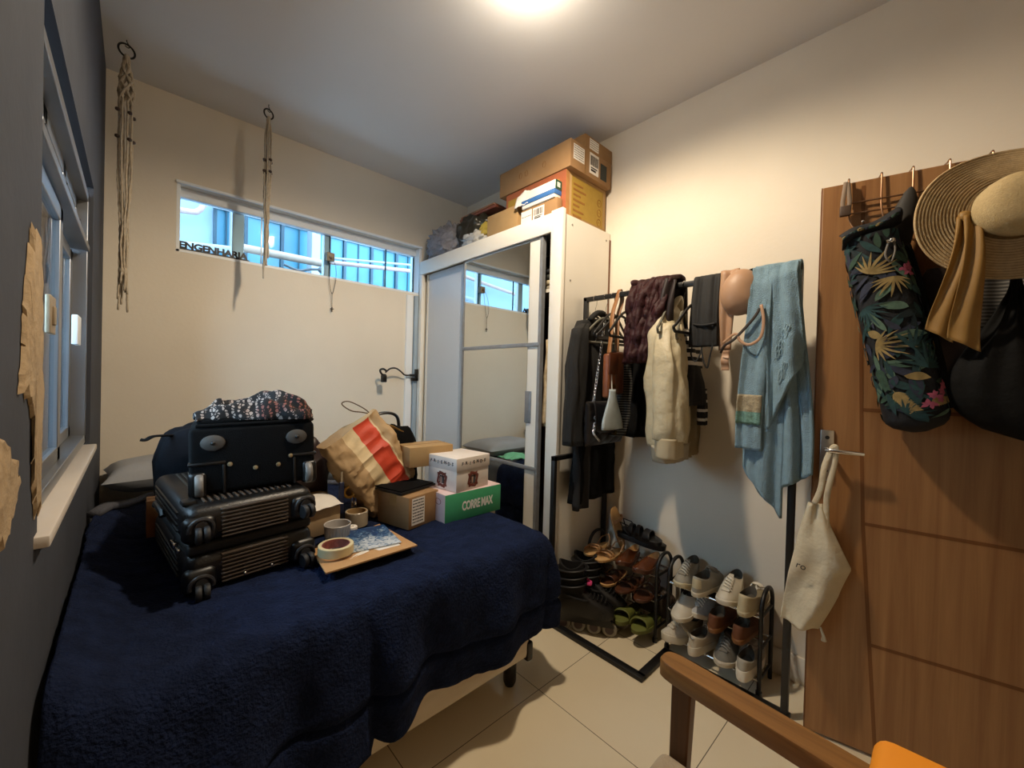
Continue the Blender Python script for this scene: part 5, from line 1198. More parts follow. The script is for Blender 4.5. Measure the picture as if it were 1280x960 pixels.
# over-door hook rack
m_wire = M('bronze_wire', '#8c6a50', .3, metal=.8)
hr = thing('hook_rack', 'bronze wire hook rack hung over the top of the door', 'hook rack', tuple(DP + DN * .02 + DV * .3 + Vector((0, 0, 1.95))))
def D(s, off, z): return DP + DV * s + DN * off + Vector((0, 0, z))
for z in (1.997, 1.958): build('bar', MB().cyl(D(.07, .014, z), D(.62, .014, z), .0032, 8), m_wire, hr, world=True)
for s in (.076, .166, .247, .335, .43, .52):
    build('hook', MB().tube(spline([D(s, -.052, 2.06), D(s, -.05, DH + .016), D(s, -.02, DH + .013), D(s, .006, DH + .012), D(s, .01, DH - .01), D(s, .012, 2.0), D(s + .002, .016, 1.955), D(s + .012, .022, 1.91), D(s + .03, .05, 1.885), D(s + .036, .07, 1.905)], 4), .0028, 8), m_wire, hr, world=True)
    build('hook_tip', MB().ico(tuple(D(s + .036, .07, 1.907)), .005), m_chrome, hr, world=True)
sh = thing('shoehorn_strap', 'small grey-brown strap hanging at the free end of the hook rack', 'strap', tuple(D(.06, .03, 1.95)))
build('strap', MB().tube([D(.066, .02, 2.075), D(.058, .03, 2.0), D(.06, .03, 1.955), D(.075, .03, 1.95), D(.078, .03, 2.0), D(.072, .02, 2.07)], .007, 8, True, flat=.45), M('taupe_webbing', '#7d6a58', .7), sh, world=True)
build('buckle', MB().rbox((.05, -.038, 1.948), (.082, -.02, 1.985), .004, 2, 0, TD), M('dark_taupe', '#4c3b30', .5), sh, world=True)

# folded umbrella
um = thing('umbrella', 'folded dark umbrella hanging on the hook rack beside the straw hat', 'umbrella', tuple(D(.225, .05, 1.80)))
build('canopy', MB().loft([[D(.235 + r_ * math.cos(2 * PI * j / 20) - .04 * t, .05 + r_ * .7 * math.sin(2 * PI * j / 20), 2.005 - .30 * t) for j in range(20)] for t, r_ in ((0, .004), (.05, .014), (.2, .030), (.5, .032), (.8, .028), (1, .02))]), M('charcoal_nylon', '#2a2723', .7, var=.2, scale=20), um, sm=60, world=True)
build('handle', MB().tube([D(.196, .05, 1.71), D(.192, .05, 1.66)], .008, 10), m_blkplastic, um, world=True)

# tropical printed mat bag
def tropical():
    r = thing('mat_bag', 'dark navy tropical-leaf printed mat bag hanging tilted on the door', 'bag', tuple(D(.2, .08, 1.17)))
    m_b = M('night_navy_canvas', '#090d15', .8, var=.2, scale=20, bump=.15, bscale=180)
    cols = [m_b] + [M(n, c, .8, var=.25, scale=60) for n, c in (('leaf_gold', '#8e7a4c'), ('leaf_teal', '#16393c'), ('leaf_green', '#2b4638'), ('flower_pink', '#9c4a63'), ('leaf_slate', '#262c40'), ('leaf_sage', '#4c6657'), ('leaf_dark', '#0e2126'))]
    a0, a1 = Vector((.130, 1.845)), Vector((.272, 1.185)); ax = (a1 - a0).normalized(); L_ = (a1 - a0).length; px = Vector((-ax.y, ax.x)); px = px if px.x > 0 else -px
    RW, RT = .079, .062
    def S(u, th, e=0):   # u along the bag 0..1, th around (0 = towards the room)
        k = min(1, max(0, 1 - ((u - .93) / .07) ** 2 if u > .93 else 1)) ** .5
        k = max(k, .25); t0 = 1
        w = (RW + e) * k * (.90 + .10 * smooth(0, .3, u)); d = (RT + e) * k
        q = a0 + ax * (u * L_) + px * (w * math.copysign(abs(math.sin(th)) ** .8, math.sin(th)))
        n_ = .003 * nz3(u * 9, th * 2, 0, 1, 3)
        return D(q.x, .072 + (d + n_) * math.copysign(abs(math.cos(th)) ** .8, math.cos(th)), q.y)
    mb = MB(); rings = []
    for i in range(41):
        u = i / 40; rings.append([S(u, 2 * PI * j / 40) for j in range(40)])
    mb.loft(rings)
    q = random.Random(11)
    def leafpoly(u, th, ang, ln, wd, mi, e):
        pts = []; n = 7
        for sg in (1, -1):
            rg = range(n + 1) if sg > 0 else range(n - 1, 0, -1)
            for i in rg:
                t = i / n; w = wd * math.sin(PI * t ** .8) * sg; x = ln * t
                du = (x * math.cos(ang) - w * math.sin(ang)) / L_; dth = (x * math.sin(ang) + w * math.cos(ang)) / .075
                pts.append(S(min(.985, max(.005, u + du)), th + dth, e))
        mb.add(pts, [tuple(range(len(pts)))], mi)
    for k in range(150):   # ground leaves
        leafpoly(q.uniform(.02, .9), q.uniform(-1.7, 1.7), q.uniform(0, 6.28), q.uniform(.05, .10), q.uniform(.005, .013), q.choice((2, 5, 7, 3, 2, 5, 6)), .0040 + k * .00001)
    def palm(u, th, ang, ln, mi, nl=9, spread=1.25, e=.0066):
        for i in range(nl):
            b = ang + spread * (i / (nl - 1) * 2 - 1); leafpoly(u, th, b, ln * 1.15 * (1 - .35 * abs(i / (nl - 1) * 2 - 1)), ln * .05, mi, e + i * .00008)
    def frond(u, th, ang, ln, mi, n=9, e=.0066):
        leafpoly(u, th, ang, ln, .002, mi, e)
        for i in range(n):
            t = .12 + .8 * i / n; uu = u + ln * t * math.cos(ang) / L_; tt = th + ln * t * math.sin(ang) / .075
            for sg in (1, -1): leafpoly(uu, tt, ang + sg * .75, ln * .30 * (1 - .5 * t), .0042, mi, e + .0002)
    for u, th, a, l, mi, kind in ((.20, -.35, 2.6, .07, 1, 0), (.24, .2, -.2, .06, 1, 0), (.55, -.7, 1.2, .075, 1, 0), (.60, .2, 2.2, .085, 2, 0), (.78, -.5, .4, .09, 1, 1), (.40, .4, 4.2, .06, 6, 2), (.52, -.1, 1.4, .075, 6, 2), (.30, .6, 1.0, .08, 2, 1),
                              (.45, .9, .5, .09, 3, 1), (.70, .5, 2.8, .09, 2, 0), (.86, .2, 1.6, .08, 1, 1), (.12, .3, .8, .08, 3, 1), (.66, -.9, .2, .09, 3, 1), (.36, -.8, .4, .07, 2, 0), (.90, -.3, 2.2, .06, 2, 0), (.48, -.9, .9, .05, 1, 2), (.72, -.1, 1.2, .05, 1, 2), (.8, 1.0, .6, .08, 2, 0), (.2, 1.1, .4, .08, 3, 1), (.56, 1.2, .2, .07, 1, 1)):
        if kind == 0: palm(u, th, a, l, mi)
        elif kind == 1: frond(u, th, a, l, mi)
        else: leafpoly(u, th, a, l, .013, mi, .0062)
    for u, th in ((.215, .62), (.235, .75), (.20, .8), (.83, .45), (.85, .65), (.81, .8), (.87, .25), (.79, .95)):
        for k in range(6): leafpoly(u + q.uniform(-.008, .008), th + q.uniform(-.08, .08), k * 1.05, .017, .005, 4, .0078 + k * .0001)
    build('bag_body', mb, cols, r, sm=70, world=True)
    # folded-over top
    fl = MB(); fp = []
    for i in range(13):
        t = i / 12
        fp.append([D(.047 + .150 * v + .01 * t, .085 + .05 * math.sin(PI * t) + .004 * math.sin(v * 9), 1.835 + .065 * v + .052 * (.5 - t) + .006 * math.sin(v * 7)) for v in [k / 16 for k in range(17)]])
    fl.loft(fp, False, False); 
    for k in range(14):
        v = .03 + .065 * k; pp = [fp[2 + k % 3][min(16, int(v * 16))] + DN * .003, fp[6][min(16, int(v * 16) + 1)] + DN * .004, fp[10][min(16, int(v * 16))] + DN * .003, fp[6][max(0, int(v * 16) - 1)] + DN * .004]
        fl.add(pp, [(0, 1, 2, 3)], (1, 2, 5, 3, 2)[k % 5])
    build('folded_top', fl, cols, r, sm=70, solid=.004, world=True)
    build('side_strap', MB().tube([S(.10, 1.25, .004), S(.3, 1.25, .004), S(.6, 1.22, .004), S(.9, 1.2, .004)], .016, 8, flat=.25), m_black_cloth, r, sm=180, world=True)
    build('cord_lock', MB().cyl(S(.07, .2, .012), S(.07, .5, .012), .008, 12).ico(tuple(S(.07, .35, .02)), .009), m_chrome, r, world=True)
    build('drawcord', MB().tube(spline([S(.07, .3, .014), S(.13, .1, .016), S(.17, .2, .012), S(.12, .4, .014), S(.07, .45, .014)], 4), .003, 6), M('grey_cord', '#74706a', .8), r, world=True)
tropical()

# straw sun hat
def hat():
    c = D(.432, .135, 1.850); ax = (DN + DV * .10 + Vector((0, 0, .08))).normalized(); xx = Vector((0, 0, 1)).cross(ax).normalized(); yy = ax.cross(xx)
    T = frame(c, xx, yy, ax)
    r = thing('straw_hat', 'wide-brimmed straw sun hat with a mustard ribbon hanging on the door', 'hat', tuple(c))
    m_s = M('woven_straw', '#b59b72', .85, var=.14, scale=60, bump=.3, bscale=220)
    n = 96; rings = []
    def wob(rr, a): return .016 * smooth(.09, .2, rr) * math.sin(2 * a + 1.2) + .010 * smooth(.09, .2, rr) * math.sin(3 * a)
    K = 15
    for i in range(K * 3 + 1):
        rr = .205 - (.205 - .088) * i / (K * 3); br = (.0045 if i % 3 == 1 else 0)
        rings.append([(rr * math.cos(2 * PI * j / n) * 1.03, rr * math.sin(2 * PI * j / n) * .97, br + wob(rr, 2 * PI * j / n) - .0 + .012 * smooth(.2, .09, rr)) for j in range(n)])
    mb = MB().loft(rings, False)
    build('brim', MB().add([T @ Vector(v) for v in mb.v], mb.f, [1 if (k // n) % 3 == 2 else 0 for k in range(len(mb.f))]), [m_s, M('straw_gap', '#6e5838', .9, var=.2, scale=60)], r, sm=180, solid=.003, world=True)
    cr = []
    for rr, z in ((.088, .010), (.088, .03), (.087, .055), (.083, .078), (.073, .095), (.055, .104), (.03, .109), (.006, .110)):
        for dz in (0,):
            cr.append([T @ Vector((rr * math.cos(2 * PI * j / n) * 1.04, rr * math.sin(2 * PI * j / n) * .98, z)) for j in range(n)])
    build('crown', MB().loft(cr), M('pale_straw', '#bda679', .85, var=.08, scale=120, bump=.3, bscale=260), r, sm=180, world=True)
    m_rb = M('mustard_ribbon', '#8f6b32', .6, var=.12, scale=20)
    build('ribbon_band', MB().loft([[T @ Vector((rr * math.cos(2 * PI * j / n) * 1.04, rr * math.sin(2 * PI * j / n) * .98, z)) for j in range(n)] for rr, z in ((.0895, .008), (.0905, .014), (.0905, .030), (.0895, .034))], False), M('plaited_band', '#6e5530', .7, var=.3, scale=120), r, sm=180, world=True)
    for s0, s1, z1, dz, w0, w1, o in ((.333, .300, 1.505, .0, .016, .031, .0), (.345, .352, 1.475, .02, .016, .036, .008)):
        build('ribbon_tail', MB().sheet(lambda u, v: D(s0 + (s1 - s0) * v + (u - .5) * 2 * (w0 + (w1 - w0) * v) * 1.0 + .006 * math.sin(v * 5), .168 + .006 * math.sin(v * 6) - .02 * smooth(.65, 1, v) + o + .005 * math.sin(u * 8 + v * 4), 1.845 + (z1 - 1.845) * v - (.045 * (u - .2)) * smooth(.6, 1, v)), 14, 30), m_rb, r, sm=180, solid=.0015, world=True)
    build('ribbon_knot', blob(MB(), tuple(D(.335, .165, 1.845)), .014, .016, .016, 2.4, .2, 2, 16, 10), m_rb, r, sm=180, world=True)
hat()

# black drawstring bag
bb = thing('drawstring_bag', 'black crumpled drawstring bag hanging under the straw hat', 'bag', tuple(D(.47, .08, 1.18)))
rings = []
for i in range(40):
    t = i / 39; w = .012 + .135 * smooth(0, .75, t) * (1 if t < .8 else (1 - ((t - .8) / .22) ** 2) ** .5); d = .01 + .07 * smooth(0, .7, t) * (1 if t < .8 else (1 - ((t - .8) / .22) ** 2) ** .5)
    rings.append([D(.465 + .012 * t + (w + .012 * math.sin(9 * th + 2 * t) * (1 - t) * smooth(0, .2, t)) * math.cos(th), .085 + (d + .008 * math.sin(11 * th + t * 3) * (1 - .6 * t) * smooth(0, .15, t) + .012 * nz3(math.cos(th) * 2, math.sin(th) * 2, t * 4)) * math.sin(th), 1.66 - .475 * t + .05 * (w * math.cos(th)) / .15 * -1 * t) for th in [2 * PI * j / 60 for j in range(60)]])
build('bag_body', MB().loft(rings), M('black_thin_nylon', '#060606', .8, var=.25, scale=14, bump=.5, bscale=22, spec=.2), bb, sm=180, world=True)
build('drawcord', MB().tube(spline([D(.465, .08, 1.65), D(.45, .07, 1.78), D(.44, .05, 1.92)], 4), .005, 6), m_black_cloth, bb, world=True)
build('cord_tip', MB().cyl(D(.372, .10, 1.46), D(.372, .10, 1.405), .003, 8), m_chrome, bb, world=True)
lt = thing('lace_top', 'grey lace garment hanging behind the black bag and the straw hat', 'garment', tuple(D(.45, .03, 1.3)))
build('lace_cloth', MB().sheet(lambda u, v: D(.37 + .25 * u, .035 + .008 * math.sin(u * 14), 1.78 - .34 * v), 30, 20), stripe_mat('grey_lace', '#4c4a47', '#8a8781', 90, 2, .55), lt, sm=180, solid=.004, world=True)
db = thing('brown_bag', 'dark brown soft bag hanging between the tropical bag and the black bag', 'bag', tuple(D(.31, .04, 1.3)))
build('bag_body', MB().loft([[D(.30 + .02 * t + w * math.cos(th), .052 + .04 * math.sin(th) * (.4 + .6 * t), 1.72 - .44 * t) for th in [2 * PI * j / 32 for j in range(32)]] for t, w in ((0, .02), (.1, .045), (.4, .075), (.8, .08), (.95, .07), (1, .05))]), M('dark_brown_nylon', '#2c1f18', .8, var=.25, scale=14, bump=.3, bscale=40), db, sm=180, world=True)
gp = thing('grey_pouch', 'small pale grey pouch tip hanging below the dark brown bag', 'pouch', tuple(D(.37, .07, 1.24)))
build('pouch_body', MB().poly([(.343, 1.355), (.362, 1.36), (.392, 1.235), (.375, 1.245), (.345, 1.29)], .012, 0, TD @ Tm((0, -.095, 0))), M('pale_grey_nylon', '#8f8d88', .7, var=.08), gp, world=True, bevel=.003)

# canvas tote on the lever
tt = thing('tote_bag', 'cream canvas tote bag hanging by its strap from the door lever', 'bag', tuple(D(.04, .06, .42)))
m_cv = M('raw_canvas', '#cbbfa4', .9, var=.07, scale=14, bump=.35, bscale=60)
poly = [(.022, .892), (-.012, .882), (-.03, .80), (-.058, .60), (-.088, .425), (-.05, .435), (0, .422), (.035, .428), (.06, .45), (.09, .56), (.118, .68), (.085, .755), (.055, .83), (.038, .87)]
def tote(u, v):
    # v 0 top .. 1 bottom, u across
    ztop = .892 - .006 * u
    xl = [(.0, -.012), (.25, -.038), (.6, -.068), (1, -.088)]; xr_ = [(0, .030), (.15, .055), (.45, .118), (.7, .085), (1, .03)]
    def ip(tab, t):
        for (a, p), (b, q) in zip(tab, tab[1:]):
            if t <= b: return p + (q - p) * (t - a) / (b - a)
        return tab[-1][1]
    x = ip(xl, v) + (ip(xr_, v) - ip(xl, v)) * u; z = .888 - .46 * v + .016 * math.sin(PI * u) * -1 * v * .4 - .10 * u * v * (1 - v) * .4
    o = .045 + .030 * math.sin(PI * u) * smooth(0, .35, v) + .010 * math.sin(u * 9 + v * 3) + .008 * math.sin(u * 4 - v * 9) + .012 * nz3(u * 3, v * 4, 1)
    return D(x, o, z)
build('bag_body', MB().sheet(tote, 40, 50).sheet(lambda u, v: tote(u, v) - DN * (.018 + .02 * math.sin(PI * u) * math.sin(PI * v)), 30, 40), m_cv, tt, sm=180, solid=.002, world=True)
build('strap', MB().tube(spline([D(.005, .05, .89), D(.022, .052, .95), D(.030, .055, 1.03), D(.05, .05, 1.098), D(.062, .05, 1.102), D(.058, .05, 1.04), D(.045, .055, .96), D(.040, .05, .90), D(.043, .05, .80)], 6), .0095, 8, flat=.45), m_cv, tt, sm=180, world=True)
build('cord_end', MB().tube([D(.035, .055, .44), D(.045, .056, .41), D(.046, .056, .395)], [.003, .006, .009], 8), m_cv, tt, world=True)
lb = MB(); text_mb(lb, 'ro', .034, frame(D(-.030, .088, .66), DV, Vector((0, 0, 1)), DN) @ Tm(rz=R(-14)), .0008, 0, .0002)
build('printed_letters', lb, M('grey_ink', '#4a4742', .8), tt, world=True)

# ------------------------------------------------------------------ armchair in front
ac = thing('armchair', 'wooden armchair with broad oak arms and a beige seat cushion, in front', 'chair', (.64, .15, 0))
for side, x in (('r', .945), ('l', .365)):
    sx = 1 if side == 'r' else -1
    o2 = []
    for j in range(40):
        th = 2 * PI * j / 40; a = math.cos(th); b = math.sin(th)
        o2.append((.031 * math.copysign(abs(a) ** .6, a), .30 * math.copysign(abs(b) ** .12, b)))
    arm = MB().loft([[(p[0] * g, p[1] * (1 - (1 - g) * .1), z) for p in o2] for z, g in ((-.040, .92), (-.037, 1), (-.004, 1), (0, .94))], True, True, 0, Tm((x - .014 * sx, .155, .66), 0, 0, R(-4.5 * sx)))
    a_ = build('armrest', arm, m_arm, ac, sm=40, world=True)
    for y, yb in ((.395, .41), (-.06, -.10)):
        build('leg', MB().loft([[(x - .004 * sx + dx * w, y + (yb - y) * (1 - t) + dy * w, .626 * t) for dx, dy in ((-1, -1.3), (1, -1.3), (1, 1.3), (-1, 1.3))] for t, w in ((0, .012), (.6, .015), (1, .0175))]), m_armd, ac, world=True, bevel=.004)
    build('side_rail', MB().rbox((x - .014, -.07, .34), (x + .014, .40, .40), .004, 2), m_armd, ac, world=True)
build('front_rail', MB().rbox((.37, .385, .34), (.94, .412, .40), .004, 2), m_armd, ac, world=True)
build('seat', MB().rbox((.395, -.08, .385), (.918, .432, .47), .022, 4), M('beige_upholstery', '#a8977f', .9, var=.06, scale=80, bump=.3, bscale=300), ac, world=True)
build('backrest', MB().rbox((.40, -.03, 0), (.80, .03, .36), .025, 4, 0, Tm((0, -.135, .44), R(14))), M('beige_upholstery', '#a8977f', .9), ac, world=True)
solo('orange_cushion', MB().rbox((-.2, -.052, 0), (.2, .052, .345), .022, 4, 0, Tm((.615, -.005, .472), R(-2))), M('orange_vinyl', '#f0941c', .6, var=.03, scale=6), 'bright orange cushion propped in the armchair at the bottom right', 'cushion')

# ------------------------------------------------------------------ macrame plant hangers
m_cot = M('cotton_cord', '#b8aa95', .95, var=.12, scale=80, bump=.4, bscale=300)
m_bead = M('dark_wood_bead', '#38261d', .5, var=.15)
def macrame(label, x, y, zr, rr, spread, z_end, beads, knot, seed):
    r = thing('macrame_hanger', label, 'plant hanger', (x, y, ZC), 0, 'macrame plant hangers')
    build('ceiling_hook', MB().tube(spline([(x, y, ZC + .001), (x, y, zr + rr + .012), (x + .010, y, zr + rr - .006), (x + .004, y, zr + rr - .014), (x - .006, y, zr + rr - .008)], 4), .0022, 6), m_black, r, world=True)
    build('ring', MB().tube([(x + rr * math.cos(t * PI / 16) * .95, y + rr * .3 * math.cos(t * PI / 16), zr + rr * math.sin(t * PI / 16)) for t in range(32)], .0042, 8, True), m_black, r, world=True)
    q = random.Random(seed); zt_ = zr - rr
    for k in range(8):
        a = 2 * PI * k / 8 + .3; pts = []
        ze = z_end + q.uniform(0, .16); nst = 60
        for i in range(nst + 1):
            t = i / nst; z = zt_ + .006 + (ze - zt_) * t
            w = spread * (.28 + .72 * smooth(0, .12, t)) * (1 - .45 * smooth(.45, .75, t)) * (.85 + .3 * smooth(.85, 1, t))
            tw_ = (7.5 * 2 * PI * t if t < knot else 7.5 * 2 * PI * knot) * (1 if k % 2 else -1) * (.25 if knot < .05 else 1) * .5
            wob = .006 * nz3(t * 9, k, seed, 1)
            aa = a + tw_
            pts.append((x + (w * math.cos(aa) * .5 + wob) * .9, y + w * math.sin(aa) * .5 + wob * .5, z))
        build('cord', MB().tube(pts, [(.0058 + .002 * math.sin(i * 2.2)) if i / nst < knot else (.0042 + .0008 * math.sin(i * 3.1)) for i in range(nst + 1)], 6), m_cot, r, sm=180, world=True)
    build('gathering_knot', MB().lathe([(.006, zt_ + .012), (.009, zt_ + .006), (.009, zt_ - .02), (.006, zt_ - .026)], 14, T=Tm((x, y, 0))), m_cot, r, sm=180, world=True)
    build('lower_knot', MB().ico((x, y, z_end + .20), spread * .30, sc=(1, 1, 1.5)), m_cot, r, sm=180, world=True)
    for zb in beads:
        for k in range(4):
            a = PI / 2 * k + .5; w = spread * .5
            build('bead', MB().lathe([(.003, -.008), (.0085, -.005), (.0095, 0), (.0085, .005), (.003, .008)], 14, T=Tm((x + w * math.cos(a), y + w * math.sin(a), zb + q.uniform(-.006, .006)))), m_bead, r, sm=180, world=True)
macrame('long macrame plant hanger hooked to the ceiling in the left corner', -.045, 2.674, 2.822, .030, .062, 1.585, (2.525, 2.405), .20, 3)
macrame('shorter macrame plant hanger hanging in front of the far window', .549, 2.708, 2.818, .026, .040, 1.86, (2.548, 2.482), .02, 6)

# ------------------------------------------------------------------ small things on the far wall
rs = thing('rosary', 'small dark rosary hanging from the window latch of the far window', 'rosary', (1.015, 2.985, 2.13))
ck = MB(); bd_ = []
lp = spline([(1.02, 3.02, 2.165), (1.0, 2.985, 2.07), (.995, 2.975, 1.97), (1.015, 2.975, 1.895), (1.035, 2.975, 1.97), (1.042, 2.985, 2.07), (1.03, 3.02, 2.165)], 8)
ck.tube(lp, .0012, 5)
for i, p in enumerate(lp): ck.ico(tuple(p), .0034, sub=1)
build('bead_loop', ck, M('dark_beads', '#3d342c', .5), rs, world=True)
pn = MB().tube([(1.015, 2.975, 1.895), (1.016, 2.975, 1.80)], .0012, 5)
for i in range(7): pn.ico((1.0155, 2.975, 1.885 - i * .012), .0034, sub=1)
build('pendant_chain', pn, M('dark_beads', '#3d342c', .5), rs, world=True)
build('cross', MB().rbox((1.0125, 2.972, 1.765), (1.0195, 2.978, 1.802), .001, 1).rbox((1.004, 2.972, 1.784), (1.028, 2.978, 1.791), .001, 1), M('dark_beads', '#3d342c', .5), rs, world=True)
sg = thing('letter_sign', 'black cut-out letter sign standing on the left end of the far window sill', 'sign', (.345, 3.01, 2.018))
lm = MB(); text_mb(lm, 'ENGENHARIA', .052, frame((.345, 3.012, 2.044), (1, 0, 0), (0, 0, 1), (0, -1, 0)), .003, 0, .0022, .92)
xs = [v.x for v in lm.v]; k = .335 / (max(xs) - min(xs)); c0 = (max(xs) + min(xs)) / 2
for v in lm.v: v.x = .345 + (v.x - c0) * k
build('letters', lm, m_black, sg, world=True); build('base_strip', MB().box((.170, 3.005, 2.0185), (.52, 3.02, 2.026)), m_black, sg, world=True)
gl = thing('clip_lamp', 'black gooseneck clip holder clamped to the wardrobe edge', 'clip holder', (1.655, 2.96, 1.33))
build('clamp', MB().rbox((1.640, 2.942, 1.29), (1.699, 2.962, 1.315), .004, 2).rbox((1.672, 2.942, 1.29), (1.698, 2.962, 1.385), .004, 2).rbox((1.625, 2.944, 1.325), (1.675, 2.96, 1.345), .004, 2), m_blkplastic, gl, world=True)
build('gooseneck', MB().tube(spline([(1.63, 2.952, 1.335), (1.58, 2.95, 1.335), (1.53, 2.93, 1.365), (1.48, 2.91, 1.385), (1.43, 2.90, 1.38), (1.39, 2.895, 1.35)], 6), .0065, 8), m_blkplastic, gl, sm=180, world=True)
build('clip_head', MB().tube(spline([(1.40, 2.895, 1.36), (1.37, 2.89, 1.375), (1.345, 2.89, 1.365), (1.36, 2.89, 1.335), (1.39, 2.89, 1.33)], 5), .008, 8).rbox((1.355, 2.875, 1.275), (1.395, 2.905, 1.33), .006, 2, 0), m_blkplastic, gl, sm=180, world=True)

# ------------------------------------------------------------------ on top of the wardrobe
WT = ZT - .010
def bigbox(r, hx, hy, h):
    mY = M('yellow_print', '#9c7d2c', .75, var=.06); mO = M('orange_print', '#94502f', .75, var=.06); mD = M('brown_ink', '#8a5a1c', .7)
    build('printed_panel', MB().box((-hx + .05, -hy - .0008, .03), (hx - .03, -hy, h - .02), 0), mY, r)
    q = MB()
    for i in range(7):
        z = h - .06 - i * .03; q.box((-hx + .065, -hy - .0016, z - .006), (-hx + .065 + (.09, .12, .07, .11, .06, .1, .08)[i], -hy - .0006, z + .006))
    build('text_block', q, mD, r)
    for z in (.055, .115, .175):
        build('round_symbol', MB().tube([(hx - .07 + .020 * math.cos(t * PI / 10), -hy - .0012, z + .022 * math.sin(t * PI / 10)) for t in range(20)], .0016, 6, True).box((hx - .078, -hy - .0016, z - .002), (hx - .062, -hy - .0006, z + .002)), mD, r)
    build('orange_side', MB().box((-hx - .0008, -hy, .0), (-hx, hy, h), 0), mO, r); build('orange_edge', MB().box((-hx, -hy - .001, 0), (-hx + .028, -hy, h)), M('pale_orange_edge', '#a87440', .75), r)
    build('side_panel_print', MB().box((-hx - .0016, -hy + .05, .03), (-hx - .0006, hy - .02, h - .04), 0), mY, r)
carton('printed_box', 'large yellow and orange printed carton under the flat box on the wardrobe', (1.775, 1.495, WT), (2.165, 2.0, WT + .272), 0, m_card2, flap=False, tape=False, extra=bigbox)
def longbox(r, hx, hy, h):
    print_label(r, frame((-hx + .075, -hy - .0004, h * .60), (1, 0, 0), (0, 1, 0), (0, 0, 1)), .10, .085, 4, 6)
    barcode(r, frame((.02, -hy - .0004, h * .55), (1, 0, 0), (0, 1, 0), (0, 0, 1)), .09, .12, 8)
    build('dark_label', MB().box((.085, -hy - .001, .025), (.15, -hy, .12)), M('dark_print', '#2d3230', .7), r)
    build('seal_tape', MB().box((-hx + .128, -hy - .0008, .0), (-hx + .142, -hy, h)), M('clear_brown_tape', '#8d6a3f', .3), r)
    q = MB()
    for y in (.05, .10, -.1): q.tube([(-hx - .0008, y + .012 * math.cos(t * PI / 8), h * .5 + .018 * math.sin(t * PI / 8)) for t in range(16)], .0012, 5, True)
    build('care_marks', q, M('brown_ink', '#8a5a1c', .7), r)
carton('long_box', 'long flat brown carton with white labels lying on the printed carton', (1.765, 1.46, WT + .274), (2.165, 2.06, WT + .430), 0, m_card, flap=False, tape=False, extra=longbox)
def topbox(r, hx, hy, h):
    print_label(r, frame((-.05, -hy - .0004, h * .5), (1, 0, 0), (0, 1, 0), (0, 0, 1)), .09, .06, 9, 4)
carton('flat_box', 'flat brown carton topmost on the wardrobe pile near the wall', (1.90, 1.465, WT + .432), (2.175, 1.95, WT + .515), 0, m_card, extra=topbox, tape=False)
carton('plain_box', 'plain light brown carton at the front edge of the wardrobe top', (1.735, 1.85, WT), (1.93, 2.145, WT + .165), R(0), m_card2, flap=True, tape=False)
solo('white_sheet', MB().sheet(lambda u, v: (1.79 + .16 * v, 1.82 + .30 * u, WT + .175 + .02 * v + .004 * nz3(u, v, 0, 4)), 14, 8), m_paper, 'white sheet lying on the plain light brown carton', 'paper', solid=.003)
def shoebox(r, hx, hy, h):
    barcode(r, frame((-hx - .0004, .0, h * .5), (0, -1, 0), (1, 0, 0), (0, 0, 1)), .09, .075, 12)
    build('red_stripe', MB().box((-hx - .0010, -hy, .004), (-hx, hy, .022)), M('red_print', '#a2402c', .7), r)
    print_label(r, frame((-hx - .0004, .10, h * .5), (0, -1, 0), (1, 0, 0), (0, 0, 1)), .09, .08, 5, 1)
carton('brown_shoe_box', 'brown shoe box with barcode sticker at the wardrobe corner, lowest of three', (1.725, 1.515, WT), (1.77, 1.80, WT + .105), 0, m_card, flap=False, tape=False, extra=shoebox)
def bluebox(r, hx, hy, h):
    build('blue_lid', MB().rbox((-hx - .004, -hy - .004, h - .024), (hx + .004, hy + .004, h + .004), .003, 2), M('blue_card', '#3565a3', .55, var=.04), r)
carton('blue_box', 'white box with blue lid resting on the brown shoe box', (1.716, 1.53, WT + .106), (1.772, 1.79, WT + .150), R(0), m_paper, flap=False, tape=False, extra=bluebox)
def greenbox(r, hx, hy, h):
    build('green_end', MB().box((-hx, -hy - .0012, 0), (hx, -hy, h)), M('dark_green_card', '#1f4a35', .55), r)
    print_label(r, frame((0, -hy - .0014, h * .5), (1, 0, 0), (0, 1, 0), (0, 0, 1)), .024, .026, 2, 2)
carton('white_shoe_box', 'white box with dark green end, topmost on the blue lidded box', (1.718, 1.525, WT + .155), (1.772, 1.76, WT + .205), R(0), m_paper, flap=False, tape=False, extra=greenbox)
solo('paper_bag_scrap', MB().sheet(lambda u, v: (1.712 + .02 * v, 1.735 + .12 * u, WT + .13 + .10 * v * (1 - .6 * abs(u - .4)) + .008 * nz3(u, v, 0, 5)), 12, 10), m_paper, 'crumpled white paper leaning on the blue box on the wardrobe', 'paper', sm=180, solid=.003)
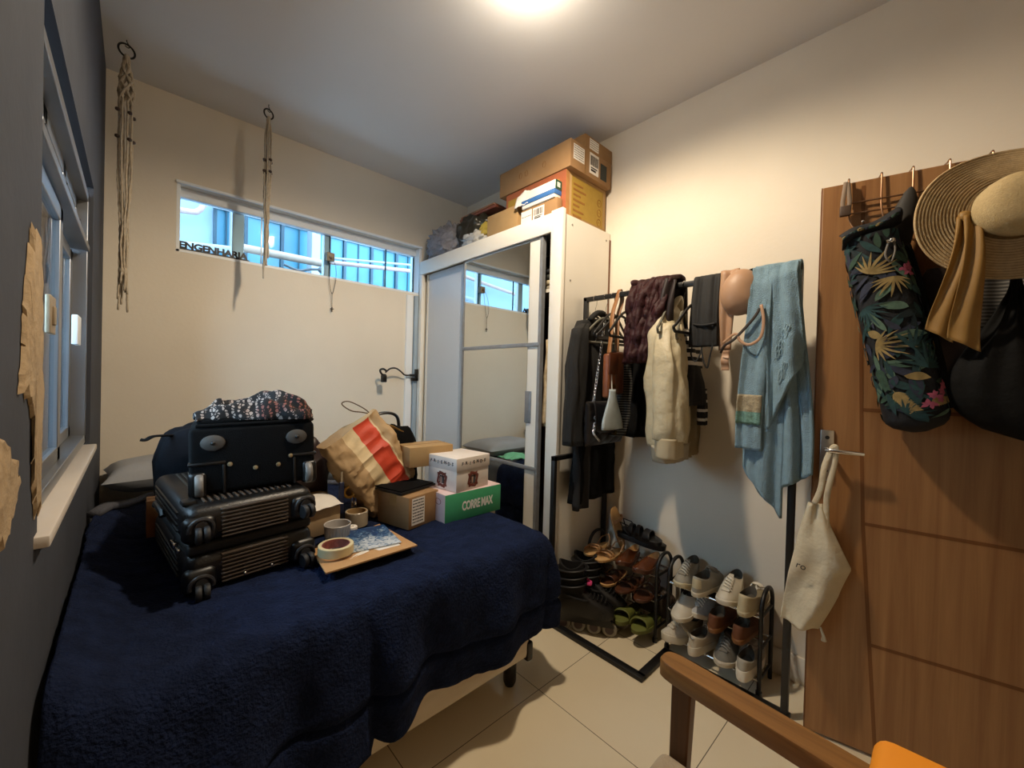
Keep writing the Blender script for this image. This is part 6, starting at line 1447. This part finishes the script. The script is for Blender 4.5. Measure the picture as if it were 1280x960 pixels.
m_plush = M('grey_plush', '#85848b', .8, var=.18, scale=26, bump=1.0, bscale=55)
def bundle():
    b = MB(); n = 90; rings = []
    for i in range(1, 60):
        ph = -PI / 2 + PI * i / 60; ring = []
        for j in range(n):
            th = 2 * PI * j / n; p = Vector((math.cos(th) * math.cos(ph), math.sin(th) * math.cos(ph), math.sin(ph)))
            q = p * 4.5; k = 1 + .10 * noise.noise(p * 2) + .34 * (abs(noise.noise(q * 1.2)) ** .8 - .2) + .16 * (abs(noise.noise(q * 2.6)) - .2)
            ring.append((1.83 + .135 * p.x * k, 2.74 + .205 * p.y * k, max(WT + .002, WT + .125 + .15 * p.z * k)))
        rings.append(ring)
    return b.loft(rings)
solo('plush_bundle', bundle(), m_plush, 'grey crumpled fleece bundle at the far end of the wardrobe top', 'blanket', sm=180)
solo('dark_sack', blob(MB(), (1.86, 2.40, WT + .135), .13, .17, .135, 2.4, .35, 3, sc=3), M('dark_plastic_sack', '#2b2a22', .3, var=.5, scale=9, bump=.6, bscale=18), 'dark shiny sack between the fleece bundle and the plain carton', 'sack', sm=180)
solo('clear_plastic_bag', blob(MB(), (1.765, 2.31, WT + .055), .055, .13, .055, 2.2, .45, 9, sc=4), M('cloudy_plastic', '#b4b2ad', .2, var=.2, scale=20, bump=.8, bscale=40), 'small cloudy plastic bag at the front edge of the wardrobe top', 'bag', sm=180)
solo('yellow_cloth', blob(MB(), (1.77, 2.20, WT + .10), .03, .07, .05, 2.2, .35, 5), M('yellow_cloth', '#b39a3c', .8, var=.2, scale=20), 'bit of yellow cloth beside the plain carton on the wardrobe', 'cloth', sm=180)
ft = thing('wooden_bundle', 'reddish-brown folded bundle lying on top of the dark sack', 'bundle', (1.87, 2.33, WT + .27))
build('slat', MB().rbox((1.80, 2.14, WT + .255), (1.94, 2.56, WT + .278), .006, 2), M('red_brown_wood', '#7a4230', .5, var=.15), ft, world=True)
build('slat', MB().rbox((1.80, 2.16, WT + .280), (1.90, 2.55, WT + .292), .004, 2), M('pale_brown_wood', '#a1765a', .5, var=.15), ft, world=True)
